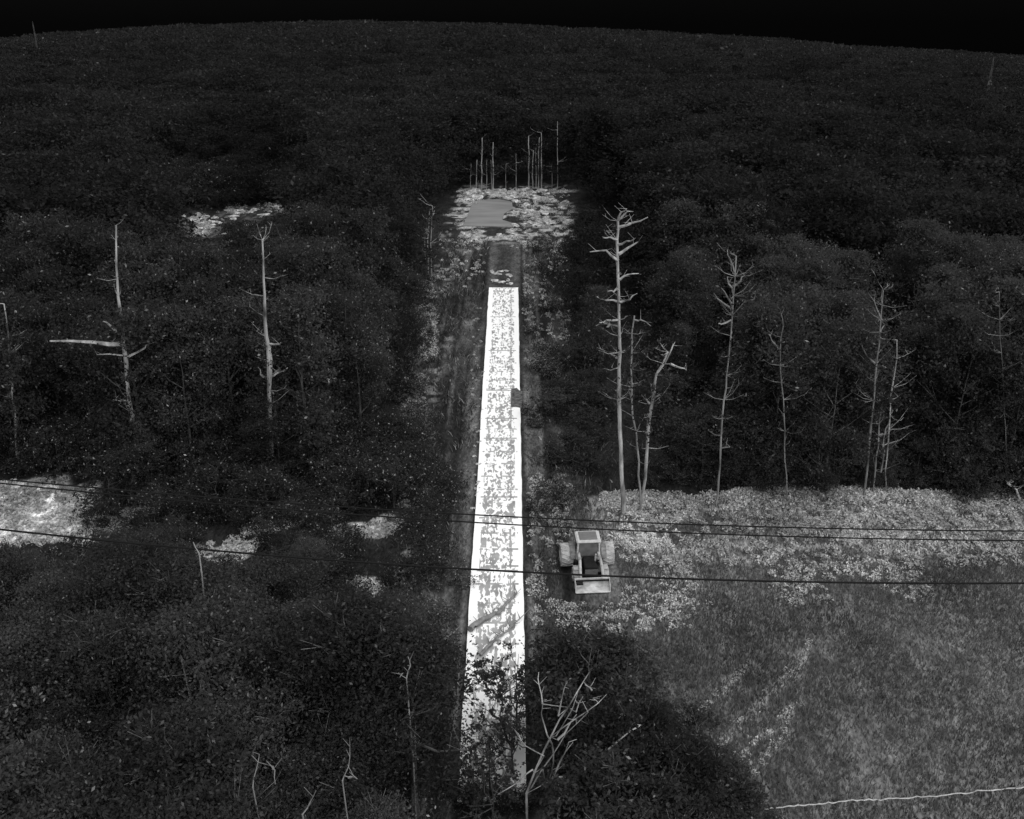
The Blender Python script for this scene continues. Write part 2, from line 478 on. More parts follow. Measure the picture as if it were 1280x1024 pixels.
# patch: dark broken square on the right edge of the road
def patch(name, px, mat, lift, label=None):
    vv = []
    for (a, c_) in px:
        p = at(a, c_); vv.append((p.x, p.y, SL * p.y + lift))
    m = len(vv); vv += [(p[0], p[1], p[2] - 0.05) for p in vv]
    me = bpy.data.meshes.new(name); me.from_pydata(vv, [], [tuple(range(m))] + [(k, (k + 1) % m, m + (k + 1) % m, m + k) for k in range(m)])
    bm = bmesh.new(); bm.from_mesh(me); bmesh.ops.recalc_face_normals(bm, faces=bm.faces); bm.to_mesh(me); bm.free()
    me.materials.append(mat); return link(name, me)
pmat = simple_mat('patch_tar', 0.03, 0.16, 5)
tag(patch('road_patch', [(638.5, 510), (639, 487), (646, 486), (649, 489), (653, 490), (653, 503), (651.5, 511), (645, 510)], pmat, 0.064), kind='structure')

# ------------------------------------------------------------------ leaves
def leaf_cloud(P, size, up=0.15, aspect=0.5):
    """P (n,3) centres -> rhombus leaves"""
    n = len(P)
    nrm = rng.normal(size=(n, 3)); nrm[:, 2] = np.abs(nrm[:, 2]) + up
    nrm /= np.linalg.norm(nrm, axis=1)[:, None]
    a = rng.normal(size=(n, 3)); u = np.cross(nrm, a); u /= np.linalg.norm(u, axis=1)[:, None]
    w = np.cross(nrm, u)
    s = (size * (0.6 + 0.8 * rng.random(n)))[:, None] * 0.5
    V = np.stack([P - u * s, P - w * s * aspect, P + u * s, P + w * s * aspect], 1).reshape(-1, 3)
    return V, np.arange(n * 4).reshape(-1, 4)

def crown_points(n, h, rad, base=0.3, nclump=26, shape='round', tight=0.80, cr=1.0):
    """leaf centres for a crown of height h and radius rad; clumps at limb ends"""
    cs = []; k = 0
    while len(cs) < nclump:
        t = rng.random()
        z = h * (base + (1 - base) * t)
        if shape == 'round': rr = rad * math.sqrt(max(0.02, 1 - (2 * t - 0.85) ** 2 / 1.35))
        elif shape == 'tall': rr = rad * (0.35 + 0.65 * math.sin(math.pi * min(1, (t * 0.85 + 0.12))))
        else: rr = rad * (1.02 - t) ** 0.8
        a = rng.random() * 2 * math.pi; q = math.sqrt(rng.random()) * rr
        if q < rr * 0.35 and t < 0.75: continue
        cs.append((q * math.cos(a), q * math.sin(a), z, cr * rad * (0.20 + 0.22 * rng.random())))
    cs = np.array(cs)
    # fine sprays: every clump is broken into thin tilted sprays of leaves, plus loose leaves through the crown
    ns = max(60, n // 34)
    w = cs[:, 3] ** 2; si = rng.choice(len(cs), ns, p=w / w.sum())
    g = rng.normal(size=(ns, 3)) * (cs[si, 3] * tight)[:, None]; g[:, 2] *= .8
    sc_ = cs[si, :3] + g
    ax = rng.normal(size=(ns, 3)) * np.array([1, 1, .45]); ax /= np.linalg.norm(ax, axis=1)[:, None]
    L = cr * rad * (.10 + .16 * rng.random(ns))
    ci = rng.integers(0, ns, n)
    P = sc_[ci] + ax[ci] * (rng.normal(size=n) * L[ci])[:, None] + rng.normal(size=(n, 3)) * (L[ci] * .32)[:, None]
    P[:, 2] = np.clip(P[:, 2], .05 * h, h * (.97 + .05 * rng.random(n)))
    return P, cs

def trunk_mb(h, r0, cs, nlimb=9, twig=True):
    mb = MB(); segs = 7; lean = (random.uniform(-.3, .3), random.uniform(-.3, .3))
    pts = []
    for i in range(segs + 1):
        t = i / segs
        pts.append((lean[0] * t * t + random.uniform(-.06, .06), lean[1] * t * t + random.uniform(-.06, .06), h * 0.93 * t - (0.4 if i == 0 else 0)))
    mb.tube(pts, [r0 * (1 - 0.88 * i / segs) * (1.35 if i == 0 else 1) for i in range(segs + 1)], 7)
    order = list(range(len(cs))); random.shuffle(order)
    for ci in order[:nlimb]:
        c = cs[ci]; z0 = max(h * .12, c[2] - random.uniform(.8, 1.8) * h * .1)
        t = min(1, z0 / (h * .93)); p0 = Vector((lean[0] * t * t, lean[1] * t * t, z0)); p1 = Vector(c[:3])
        mid = (p0 + p1) / 2 + Vector((random.uniform(-.2, .2), random.uniform(-.2, .2), -.2))
        end = p1 + (p1 - mid).normalized() * .3
        rr = r0 * (1 - .85 * t) * .5 + .015
        mb.tube([p0, mid, p1, end], [rr, rr * .7, rr * .45, rr * .2], 5)
        if twig:
            for _ in range(3):
                q = p1 + Vector((random.gauss(0, 1), random.gauss(0, 1), random.uniform(0, 1))).normalized() * c[3] * 1.3
                mb.tube([mid.lerp(p1, random.uniform(.3, 1)), q], [rr * .35, .008], 4)
    return mb

def make_variant(h, rad, nleaf, size, mat, shape, base, nclump, r0, barkmat=None, nlimb=9, up=.12, cr=1.0, tight=.8):
    P, cs = crown_points(nleaf, h, rad, base, nclump, shape, tight, cr)
    Vl, Fl = leaf_cloud(P, size, up)
    return (mesh_np('crown', Vl, Fl, mat), trunk_mb(h, r0, cs, nlimb).mesh('trunk', barkmat or M['bark']), h)

def plant_tree(var, loc, sc, rz, label, group, name='leafy_tree', cat='tree', sxy=1.0):
    crown, trunk, h = var
    o = empty(name, loc, rz, label, cat, group)
    o.scale = (sc * sxy, sc * sxy, sc)
    link('trunk', trunk, o); link('crown', crown, o)
    return o

FG = [make_variant(9, 2.7, 22000, 0.155, M['leaf_fg'], s, .22, nc, .17, M['dim'], 16, tight=.55) for s, nc in (('round', 44), ('round', 38), ('tall', 40))]
FGR = [make_variant(7, 2.3, 15000, 0.19, M['leaf_fg'], s, .12, nc, .10, M['dim'], 20, cr=.85, tight=.45) for s, nc in (('round', 34), ('tall', 30), ('round', 28))]
MID = [make_variant(11, 2.7, 14000, 0.20, M['leaf'], s, bb, nc, .14, bk, 10, tight=.6) for s, nc, bb, bk in
       (('round', 28, .2, None), ('tall', 32, .12, None), ('cone', 34, .1, None), ('round', 26, .25, None))]
MIDR = [make_variant(11, 2.6, 12500, 0.19, M['leaf_r'], s, bb, nc, rr, bk, 12, tight=.6) for s, nc, bb, rr, bk in (('tall', 40, .1, .08, M['dim']), ('cone', 40, .06, .12, None), ('tall', 36, .15, .07, M['dim']), ('tall', 44, .1, .12, None))]
LOWR = [make_variant(4, 1.6, 6500, 0.14, M['leaf_r'], 'tall', .0, 22, .05, None, 7) for _ in range(2)]
SPARSE = [make_variant(5, 2.0, 1500, 0.17, M['leaf_fg'], 'round', .3, 34, .06, None, 14, cr=.40) for _ in range(2)]
LOW = [make_variant(3, 1.5, 5200, 0.13, M['lowbush'], 'round', .0, 16, .05, None, 7) for _ in range(3)]
SHR = [make_variant(2.0, 1.0, 1600, 0.14, M['shrub'], 'round', .05, 12, .04, M['pale'], 8) for _ in range(3)]

# ------------------------------------------------------------------ forest scatter
trees = []   # (x, y, z, scale, zone)
def top_cap(px, x):
    """highest photo row a crown on the left foreground may reach"""
    return np.interp(px, [-100, 0, 60, 126, 150, 225, 240, 335, 345, 380, 390, 495, 505, 530, 560, 600], [690, 690, 712, 690, 655, 660, 712, 712, 665, 665, 716, 720, 750, 850, 930, 1000])
def scatter(x0, x1, y0, y1, sp):
    xs = np.arange(x0, x1, sp); ys = np.arange(y0, y1, sp)
    A, B = np.meshgrid(xs, ys)
    A = A + (rng.random(A.shape) - .5) * sp * .85; B = B + (rng.random(B.shape) - .5) * sp * .85
    return A.ravel(), B.ravel()

inst = []   # individual forest trees
# foreground left
A, B = scatter(-30, -3.5, 14, Y_BAND_NEAR_L - .5, 2.4)
for x, y in zip(A, B):
    z = gz(x, y); h = random.uniform(6.0, 9.5)
    ok = False
    while h > 1.3:
        px, py = project(x, y, z + h * .97)
        lim = float(top_cap(px, x)) + 30 * (random.random() - .2)
        if py >= lim: ok = True; break
        h *= .9
    if not ok: continue
    rad = 2.7 * h / 9
    pxr, _ = project(x + rad, y, z + h * .6)
    if pxr > 592: continue
    if px < -90: continue
    while h > 1.6:
        x0, y0 = project(x - h * .33, y, z + h); x1, _y = project(x + h * .33, y, z)
        if not any(x1 > a - ra * .85 and x0 < a + ra * .85 and y0 < c_ + rc * .7 for (a, c_, ra, rc) in PATCH[:5]): break
        h *= .85
    if h > 1.6: inst.append((x, y, z, h, 'fgl'))
# right of the road in the foreground: crown tops given by their place
for (px, py, h) in [(706, 797, 5.0), (738, 800, 6.5), (785, 812, 6.2), (738, 872, 5.0), (775, 880, 6.0), (815, 905, 4.5), (868, 893, 3.8),
                    (845, 940, 5.5), (770, 945, 6.0), (752, 955, 4.2), (900, 965, 4.0), (930, 1005, 3.5), (752, 1025, 4.0), (770, 1020, 5.5), (850, 1015, 5.0), (905, 1040, 4.2)]:
    p = at(px, py, h); inst.append((p.x, p.y, p.z, h, 'fgr'))
for (px, py, h) in [(645, 812, 4.5), (640, 868, 4.0), (612, 905, 3.6), (616, 965, 3.6), (625, 840, 3.6), (590, 940, 3.2), (600, 1035, 3.6)]:
    p = at(px, py, h); inst.append((p.x, p.y, p.z, h, 'fgs'))
nfg = len(inst)
# small trees standing in the left corridor
A, B = scatter(-34, -4.5, Y_BAND_NEAR_L - 2, Y_BAND_FAR_L + 4.5, 1.7)
small = []
for x, y in zip(A, B):
    z = gz(x, y); px, py = project(x, y, z); h = random.uniform(1.5, 3.6)
    if px > 545 - 20 * random.random(): continue
    if random.random() < (1.6 if px < 125 else .55) * float(open_left(x, y)): continue
    if float(open_left(x, y + h * 1.0)) > .3:
        if px < 130: continue
        h *= .5
    if px < 125 and float(open_left(x, y + h * 1.6)) > .3: h = min(h, 1.2)
    x0, y0 = project(x - h * .3, y, z + h); x1, _y = project(x + h * .3, y, z)
    if any(x1 > a - ra * .7 and x0 < a + ra * .7 and y0 < c_ + rc * .6 and _y > c_ - rc for (a, c_, ra, rc) in PATCH[:5]) and random.random() < .72: continue
    small.append((x, y, z, h, 'cor'))
# beyond the corridor
def far_ok(x, y):
    off = x + 0.8
    if y < (Y_BAND_FAR_L if x < 0 else YC_FAR + .8): return False
    if y < YCLR0:
        if x < 0 and off > -6.2 - 1.8 * float(vnoise(x, y, 8, 31)): return False
        if x >= 0 and off < 5.2 + (1.6 if y < 70 else 0): return False
    if YCLR0 - 1 < y < YCLR1 + 1.5 and XCLR0 - 2.2 < x < XCLR1 + 2.2: return False
    if x < 0 and ((x - (LCLR[0].x + LCLR[1].x) / 2) / 7) ** 2 + ((y - (LCLR[0].y + LCLR[1].y) / 2) / 3.2) ** 2 < 1: return False
    if x < 0 and 0 < (LCLR[0].y + LCLR[1].y) / 2 - y < 16 and abs(x - (LCLR[0].x + LCLR[1].x) / 2 * y / ((LCLR[0].y + LCLR[1].y) / 2)) < 7: return False
    return True
KEEP = [(572, 233, 712, 300, YCLR0 + 4), (234, 256, 272, 298, LCLR[0].y + 1), (278, 250, 310, 276, LCLR[1].y - 1), (324, 252, 352, 270, LCLR[1].y - 1), (146, 290, 166, 530, at(180, 612).y), (328, 300, 340, 486, at(340, 606).y), (6, 388, 14, 458, at(16, 590).y),
        (764, 266, 784, 640, 200), (744, 262, 804, 330, 80), (810, 470, 820, 560, 80), (906, 330, 920, 420, at(894, 632).y), (896, 460, 906, 625, 80), (1086, 420, 1098, 620, 80), (1098, 515, 1112, 560, 80), (530, 262, 544, 340, 110), (786, 400, 792, 460, 80)]
def fit_height(x, y, z, h):
    while h > 1.6:
        x0, y0 = project(x - h * .22, y, z + h); x1, y1 = project(x + h * .22, y, z)
        if not any(y < K and x1 > a and x0 < c_ and y0 < d_ and y1 > b_ for (a, b_, c_, d_, K) in KEEP): return h
        h *= .86
    return 0
LCX, LCY = (LCLR[0].x + LCLR[1].x) / 2, (LCLR[0].y + LCLR[1].y) / 2
def low_back(x, y):
    if x < 0 and -4 < y - LCY < 26 and abs(x - LCX * y / LCY) < 10: return float(np.clip(.22 + (y - LCY) / 30, .22, 1))
    return 1.0
A, B = scatter(-60, 60, 50, 130, 2.9)
cand = []
for x, y in zip(A, B):
    if not far_ok(x, y): continue
    z = gz(x, y); px, py = project(x, y, z + 5)
    if -60 < px < 1340:
        h = fit_height(x, y, z, random.uniform(8, 12.5) * (0.75 if abs(x + .8) < 9 else 1) * low_back(x, y))
        if h < 1.3: continue
        cand.append((x, y, z, h, 'fl' if x < 0 else 'fr'))
cand.sort(key=lambda t: t[1])
room = 300 - nfg - 33
print('trees fg', nfg, 'small', len(small), 'cand', len(cand), 'individual', room)
near_c, rest = cand[:room], cand[room:]
edge = []
for _ in range(90):
    x = random.uniform(7, 37); y = YC_FAR + random.uniform(.4, 5.5); z = gz(x, y)
    h = fit_height(x, y, z, random.uniform(2.2, 4.8))
    if h > 1.6: edge.append((x, y, z, h, 'fre'))
LAB = {'fre': ('low dark bush at the foot of the forest edge behind the bright brush', 'bushes along the right forest edge'),
       'fgl': ('dark leafy tree in the dense lower left canopy, this side of the power lines', 'foreground trees left of the road'),
       'fgr': ('dark leafy tree in the foreground clump right of the near road end', 'foreground trees right of the road'),
       'fgs': ('thin-leaved small tree through which the near end of the white road shows', 'sparse trees over the near road'),
       'cor': ('low dark bush under the power lines left of the road', 'low trees in the left power line corridor'),
       'fl': ('dark forest tree left of the road just beyond the power lines', 'forest trees beyond the power lines on the left'),
       'fr': ('dark forest tree right of the road just beyond the pale brush', 'forest trees beyond the brush on the right')}
for (x, y, z, h, zn) in inst + small + edge + near_c:
    if zn == 'fgr': var = random.choice(FGR)
    elif zn == 'fgl': var = random.choice(FG)
    elif zn == 'fgs': var = random.choice(SPARSE)
    elif zn == 'cor': var = random.choice(LOW)
    elif zn == 'fre': var = random.choice(LOWR)
    elif zn == 'fr': var = random.choice(MIDR)
    else: var = random.choice(MID)
    sxy = 1.0 if h > 5 else 1.25
    plant_tree(var, (x, y, z), h / var[2], random.uniform(0, 6.28), LAB[zn][0], LAB[zn][1], 'low_bush' if zn in ('cor', 'fre') else 'leafy_tree', 'bush' if zn in ('cor', 'fre') else 'tree', sxy=(1.0 if zn in ('cor', 'fgs', 'fre') else sxy) * random.uniform(.9, 1.1))

# trees standing in front of the two pale trunks on the left
for (px, py, h, q) in [(340, 498, 6.0, 7), (330, 520, 5.0, 8), (170, 540, 4.5, 7), (160, 556, 4.0, 8), (14, 470, 5.5, 6)]:
    p = at(px, py, h); plant_tree(random.choice(MID), p, h / 11, random.uniform(0, 6), LAB['fl'][0], LAB['fl'][1], sxy=1.2)
# the far wood: one mass
def far_mass(name, pts, nleaf, size, rad=3.3):
    Vs = []; n = len(pts)
    protos = []
    for k in range(6):
        P, cs = crown_points(nleaf, 11, rad, .2 if name == 'a' else .45, 26, ['round', 'tall', 'cone'][k % 3], tight=.62 if name == 'a' else .72, cr=1.3)
        Vl, _ = leaf_cloud(P, size, .3); protos.append(Vl)
    for (x, y, z, h, _) in pts:
        Vl = protos[random.randrange(6)]; a = random.uniform(0, 6.28); s = h / 11; sx = s * random.uniform(.85, 1.2)
        c, s_ = math.cos(a), math.sin(a)
        q = np.empty_like(Vl); q[:, 0] = x + (Vl[:, 0] * c - Vl[:, 1] * s_) * sx; q[:, 1] = y + (Vl[:, 0] * s_ + Vl[:, 1] * c) * sx; q[:, 2] = z + Vl[:, 2] * s
        Vs.append(q)
    V = np.concatenate(Vs); return V, np.arange(len(V)).reshape(-1, 4)
def ring(r0, r1, sp):
    out = []
    A, B = scatter(-r1 * .62, r1 * .62, r0, r1, sp)
    px, _ = project(A, B, ground(A, B) + 5); k = (px > -60) & (px < 1340)
    for x, y in zip(A[k], B[k]):
        if y < 130.5 and not far_ok(x, y): continue
        if YCLR0 - 1 < y < YCLR1 + 1.5 and XCLR0 - 2.2 < x < XCLR1 + 2.2: continue
        if y > 100 and not far_ok(x, y): continue
        out.append((x, y, gz(x, y), (random.uniform(8.2, 10.0) if random.random() < .9 else 11.2) * low_back(x, y), 0))
    return out
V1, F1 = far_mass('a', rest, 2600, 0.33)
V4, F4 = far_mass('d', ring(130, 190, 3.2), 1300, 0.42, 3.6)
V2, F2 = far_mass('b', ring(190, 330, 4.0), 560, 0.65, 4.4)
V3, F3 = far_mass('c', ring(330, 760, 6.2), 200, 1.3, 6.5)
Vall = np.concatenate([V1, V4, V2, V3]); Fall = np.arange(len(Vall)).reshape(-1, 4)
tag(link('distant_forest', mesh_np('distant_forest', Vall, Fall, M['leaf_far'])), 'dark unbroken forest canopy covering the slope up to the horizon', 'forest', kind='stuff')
print('far leaves', len(Fall))

# ------------------------------------------------------------------ pale trunks traced in their own plane
def traced_tree(name, label, by, trunk_px, w_px, branches=(), mat='pale', group=None, leaves=0, bx=None, crown_r=1.6, crown_t=(.35, 1.0), rnd=6, cat='tree'):
    """by = ground row of the foot; trunk_px = (x, y) from foot to tip; w_px = widths in px"""
    fx = trunk_px[0][0] if bx is None else bx
    foot = at(fx, by); Yd = foot.y
    root = empty(name, foot, 0, label, cat, group)
    dep = Yd * math.cos(PITCH) + (HC - foot.z) * math.sin(PITCH)
    pts = [at_depth(a, c_, Yd) - foot for (a, c_) in trunk_px]
    pts[0] = Vector((pts[0].x, 0, min(pts[0].z, 0) - .3))
    # subdivide with wobble
    P = []; W = []
    for i in range(len(pts) - 1):
        m = max(2, int((pts[i + 1] - pts[i]).length / .9))
        for k in range(m):
            t = k / m; j = .05 if 0 < k else .03
            P.append(pts[i].lerp(pts[i + 1], t) + Vector((random.uniform(-j, j), random.uniform(-j, j) * 2, 0))); W.append((.52 if mat == 'grey' else .62) * (w_px[i] * (1 - t) + w_px[i + 1] * t))
    P.append(pts[-1]); W.append(w_px[-1])
    k = dep / F / 2
    mb = MB(); mb.tube(P, [w * k * random.uniform(.9, 1.1) for w in W], 8)
    tm = mb; bl = mb; nb = 0
    for br in branches:
        bw = br[0]; q = [at_depth(a, c_, Yd) - foot for (a, c_) in br[1:]]
        yy = random.choice((-1, 1)) * random.uniform(.1, .4)
        q = [p + Vector((0, yy * i, 0)) for i, p in enumerate(q)]
        lowp = [p for p in P if p.z < q[0].z + .1] or [P[0]]
        np_ = min(lowp, key=lambda p: (p - q[0]).length)
        if (np_ - q[0]).length > .3: bl.tube([np_, np_.lerp(q[0], .5) + Vector((0, .1, -.06)), q[0]], .022, 4)
        sub = [q[0]]
        for i in range(len(q) - 1):
            sub.append(q[i].lerp(q[i + 1], .5) + Vector((random.uniform(-.08, .08), 0, random.uniform(-.08, .08)))); sub.append(q[i + 1])
        bl.tube(sub, [max(.012, bw * k * (1 - .7 * i / (len(sub) - 1))) for i in range(len(sub))], 5); nb += 1
        for _ in range(2):
            i = random.randrange(1, len(sub)); e = sub[i] + Vector((random.uniform(-.5, .5), random.uniform(-.4, .4), random.uniform(0, .5)))
            bl.tube([sub[i], e], [.014, .006], 4)
    W[-1] = min(W[-1], .7)
    for _ in range(rnd * 3):
        i = random.randrange(len(P) // 3, len(P)); p = P[i]; a = random.uniform(0, 6.28); L = random.uniform(.3, 1.5)
        e = p + Vector((math.cos(a) * L, math.sin(a) * L, L * random.uniform(.1, .8)))
        m_ = p.lerp(e, .5) + Vector((random.uniform(-.1, .1), 0, -.1 * L))
        bl.tube([p, m_, e], [.02, .013, .005], 4); nb += 1
        for _k in range(2):
            q0 = m_.lerp(e, random.random()); bl.tube([q0, q0 + Vector((random.uniform(-.3, .3), random.uniform(-.3, .3), random.uniform(0, .3)))], [.008, .003], 3)
    tm.build('trunk', M[mat], root)
    if leaves:
        n = leaves; hts = crown_t[0] + (crown_t[1] - crown_t[0]) * rng.random(14)
        Pn = np.array([list(p) for p in P]); iz = (hts * (len(Pn) - 1)).astype(int)
        ccs = Pn[iz] + rng.normal(size=(14, 3)) * np.array([crown_r * .55, crown_r * .55, .3])
        ci = rng.integers(0, 14, n); dd = rng.normal(size=(n, 3)) * crown_r * .22
        Vl, Fl = leaf_cloud(ccs[ci] + dd, .2)
        link('crown', mesh_np('crown', Vl, Fl, M['leaf']), root)
    return root

traced_tree('bare_tree', 'tall pale tree with a long bare limb reaching left, in the left forest', 612, [(180, 600), (168, 532), (162, 500), (154, 430), (148, 370), (145, 282)], [8, 7.5, 7, 8, 5, 2.5],
            [(7, (154, 430), (120, 427), (66, 424)), (4, (155, 420), (140, 405), (134, 398)), (3, (153, 418), (165, 406), (174, 400)), (2.5, (158, 445), (140, 440), (128, 438)), (3, (160, 446), (180, 436), (184, 432))], leaves=0, rnd=7)
traced_tree('bare_tree', 'pale tree with a thick peeled lower trunk, below the small clearing in the left forest', 606, [(340, 590), (336, 488), (337, 450), (333, 420), (330, 370), (328, 300)], [7, 8, 11, 7, 5, 2],
            [(3, (338, 430), (350, 428), (354, 424)), (3, (336, 472), (346, 468), (357, 464)), (3, (334, 472), (324, 470), (322, 466))], leaves=0, rnd=8)
traced_tree('bare_tree', 'thin pale stem at the far left edge of the picture, in the left forest', 590, [(16, 560), (14, 462), (10, 420), (5, 380)], [4, 3.5, 3, 1.5], rnd=4)
traced_tree('pine_tree', 'tallest pale trunk with crooked bare top branches, at the forest corner right of the road', 642,
            [(780, 642), (777, 600), (775, 540), (774, 480), (774, 400), (773, 340), (772, 300), (772, 276)], [11, 9, 8.5, 8, 5, 5, 5, 3],
            [(4, (773, 326), (758, 314), (738, 317)), (4, (773, 318), (786, 311), (799, 305)), (3.5, (773, 284), (790, 278), (809, 270)), (3, (772, 300), (762, 296), (753, 296)), (3, (773, 306), (782, 300), (791, 296)),
             (3, (772, 276), (780, 266), (790, 262)), (3, (772, 276), (776, 264), (782, 259)), (3, (774, 378), (758, 377), (747, 374)), (3, (774, 378), (788, 376), (798, 370)), (3, (774, 362), (766, 363), (758, 360)),
             (3, (774, 400), (758, 398), (748, 399)), (3, (774, 408), (755, 405), (745, 410)), (3, (774, 350), (785, 345), (800, 345)), (3, (774, 448), (768, 447), (764, 447))], leaves=900, crown_r=2.4, crown_t=(.3, .75), rnd=14)
traced_tree('slim_tree', 'thin pale stem just right of the tallest trunk', 640, [(802, 640), (797, 560), (789, 500), (789, 440), (793, 395)], [5, 4.5, 4, 4, 2], [(2.5, (790, 500), (782, 480)), (2.5, (793, 400), (800, 398), (812, 404))], leaves=400, mat='grey', rnd=5)
traced_tree('leaning_tree', 'crooked pale trunk leaning right, behind the thin stem by the tallest trunk', 634, [(803, 630), (809, 560), (812, 520), (817, 490), (820, 468), (835, 440)], [6, 6.5, 7, 7, 4.5, 2],
            [(3, (816, 500), (826, 496)), (3, (812, 505), (808, 500)), (3, (822, 466), (840, 440), (846, 432)), (3, (838, 455), (852, 462), (860, 467))], leaves=600, rnd=7)
traced_tree('birch_tree', 'slender pale birch with spreading bare branches, middle of the right forest edge', 632, [(894, 632), (898, 600), (902, 545), (905, 500), (909, 470), (914, 420), (916, 370), (920, 320)], [5.5, 5, 4.5, 4, 3.5, 3.5, 3, 1.5],
            [(3, (913, 385), (900, 375), (889, 362)), (3, (914, 380), (908, 370), (900, 358)), (3, (916, 358), (926, 352), (932, 346)), (2.5, (915, 360), (908, 345)), (2.5, (918, 340), (914, 325), (912, 315)), (2.5, (930, 378), (940, 372), (943, 360)), (2.5, (903, 560), (911, 556)), (2.5, (914, 400), (900, 404), (896, 402))], leaves=500, crown_r=2, mat='grey', rnd=12)
traced_tree('slim_tree', 'short pale stem with a forked side branch, between the two birches', 626, [(985, 620), (980, 520), (975, 436), (979, 408)], [3, 3, 3, 1.5], [(2, (974, 436), (964, 425), (958, 415))], leaves=500, mat='grey', rnd=6)
traced_tree('birch_tree', 'crooked pale birch with an upswept side branch, at the right forest edge', 624, [(1079, 624), (1084, 590), (1088, 540), (1092, 500), (1096, 455), (1099, 430), (1101, 400), (1104, 362)], [5, 5, 5, 4, 4, 3.5, 3, 1.5],
            [(3, (1096, 456), (1086, 448), (1081, 432)), (2.5, (1100, 416), (1108, 408)), (2.5, (1102, 400), (1092, 376))], leaves=500, crown_r=2, mat='grey', rnd=12)
traced_tree('slim_tree', 'pale forked stem close behind the crooked birch', 620, [(1092, 612), (1096, 570), (1098, 545), (1101, 515)], [3.5, 4, 4, 2], [(3.5, (1098, 545), (1105, 542), (1110, 527)), (3, (1104, 560), (1107, 545), (1119, 533)), (3, (1101, 590), (1103, 560), (1098, 550))], mat='grey', rnd=5)
traced_tree('slim_tree', 'thin pale stem right of the forked stem in the right forest', 618, [(1110, 600), (1113, 500), (1118, 470), (1121, 425)], [3, 3, 3, 1.5], leaves=400, rnd=6)
traced_tree('slim_tree', 'lone thin pale stem near the right edge of the right forest', 618, [(1262, 610), (1254, 480), (1250, 400), (1249, 365)], [2, 1.8, 1.6, 1], leaves=600, mat='grey', rnd=8)
traced_tree('leaning_tree', 'pale fallen-over stem leaning left at the right edge of the brush', 628, [(1280, 628), (1270, 612), (1260, 604)], [5, 4, 3], mat='palest', rnd=3)

# trunks behind the clearing at the head of the road
GT = 'pale trunks behind the clearing at the head of the road'
for (x, yb, yt, w) in [(588, 236, 205, 1.6), (595, 238, 200, 2.4), (602, 240, 172, 2.6), (616, 238, 178, 2.6), (614, 237, 200, 1.6), (608, 239, 200, 1.6), (632, 237, 205, 1.3), (645, 237, 192, 1.4), (661, 235, 170, 3.2), (666, 235, 188, 2.8), (670, 235, 185, 2.0), (673, 235, 172, 2.8), (677, 235, 166, 3.0), (690, 235, 208, 1.4), (697, 235, 152, 2.2)]:
    traced_tree('pine_tree', 'slender pale bare trunk in the row behind the clearing at the head of the road', yb, [(x, yb), (x + random.uniform(-.5, .5), (yb + yt) / 2), (x + random.uniform(-.5, 1.5), yt)], [w, w * .8, w * .4], group=GT, leaves=200, crown_t=(.85, 1), rnd=1)
for (x, yb, yt, w) in [(539, 350, 258, 1.8), (535, 335, 262, 1.6), (531, 318, 285, 1.3)]:
    traced_tree('slim_tree', 'thin pale stem in the small cluster left of the clearing', yb + 6, [(x, yb), (x - .5, (yb + yt) / 2), (x + 2, yt)], [w, w, w * .5], group='thin stems left of the clearing', leaves=150, crown_t=(.8, 1), rnd=3)

# bare broken limbs standing in the foreground clump
def limbs(name, label, cat, h, strokes, mat='palest', dY=0.0):
    a0 = strokes[0][1]; base = at(a0[0], a0[1], h); Yd = base.y + dY
    root = empty(name, base, 0, label, cat)
    dep = Yd * math.cos(PITCH) + (HC - base.z) * math.sin(PITCH); k = dep / F / 2
    tr = MB()
    for si, st in enumerate(strokes):
        w = st[0]; q = [at_depth(a, c_, Yd) - base for (a, c_) in st[1:]]
        q = [p + Vector((0, (0.25 * i) * (-1) ** si, 0)) for i, p in enumerate(q)]
        sub = []
        for i in range(len(q) - 1):
            sub += [q[i], q[i].lerp(q[i + 1], .5) + Vector([random.uniform(-.04, .04) for _ in range(3)])]
        sub.append(q[-1])
        if si == 0: main = list(sub)
        elif min((p - sub[0]).length for p in main) > .12:
            lo_ = [p for p in main if p.z < sub[0].z] or main[:1]
            np_ = min(lo_, key=lambda p: (p - sub[0]).length); tr.tube([np_, np_.lerp(sub[0], .6) + Vector((0, .05, -.05)), sub[0]], [.016, .014, .014], 4)
        rad = [max(.01, w * k * (1 - .65 * i / (len(sub) - 1))) for i in range(len(sub))]
        if si == 0:
            t0 = MB(); foot = Vector((q[0].x, 0, -0.4)); t0.tube([foot, foot.lerp(q[0], .5) + Vector((.05, .05, 0))] + sub, [rad[0] * 1.4, rad[0] * 1.2] + rad, 8); pass
        else: tr.tube(sub, rad, 5)
        for _ in range(3):
            i = random.randrange(1, len(sub)); e = sub[i] + Vector((random.uniform(-.3, .3), random.uniform(-.2, .2), random.uniform(-.05, .4)))
            tr.tube([sub[i], e], [.012, .005], 4)
    n0 = len(tr.v); tr.add(t0.v, t0.f); tr.build('limbs', M[mat], root)
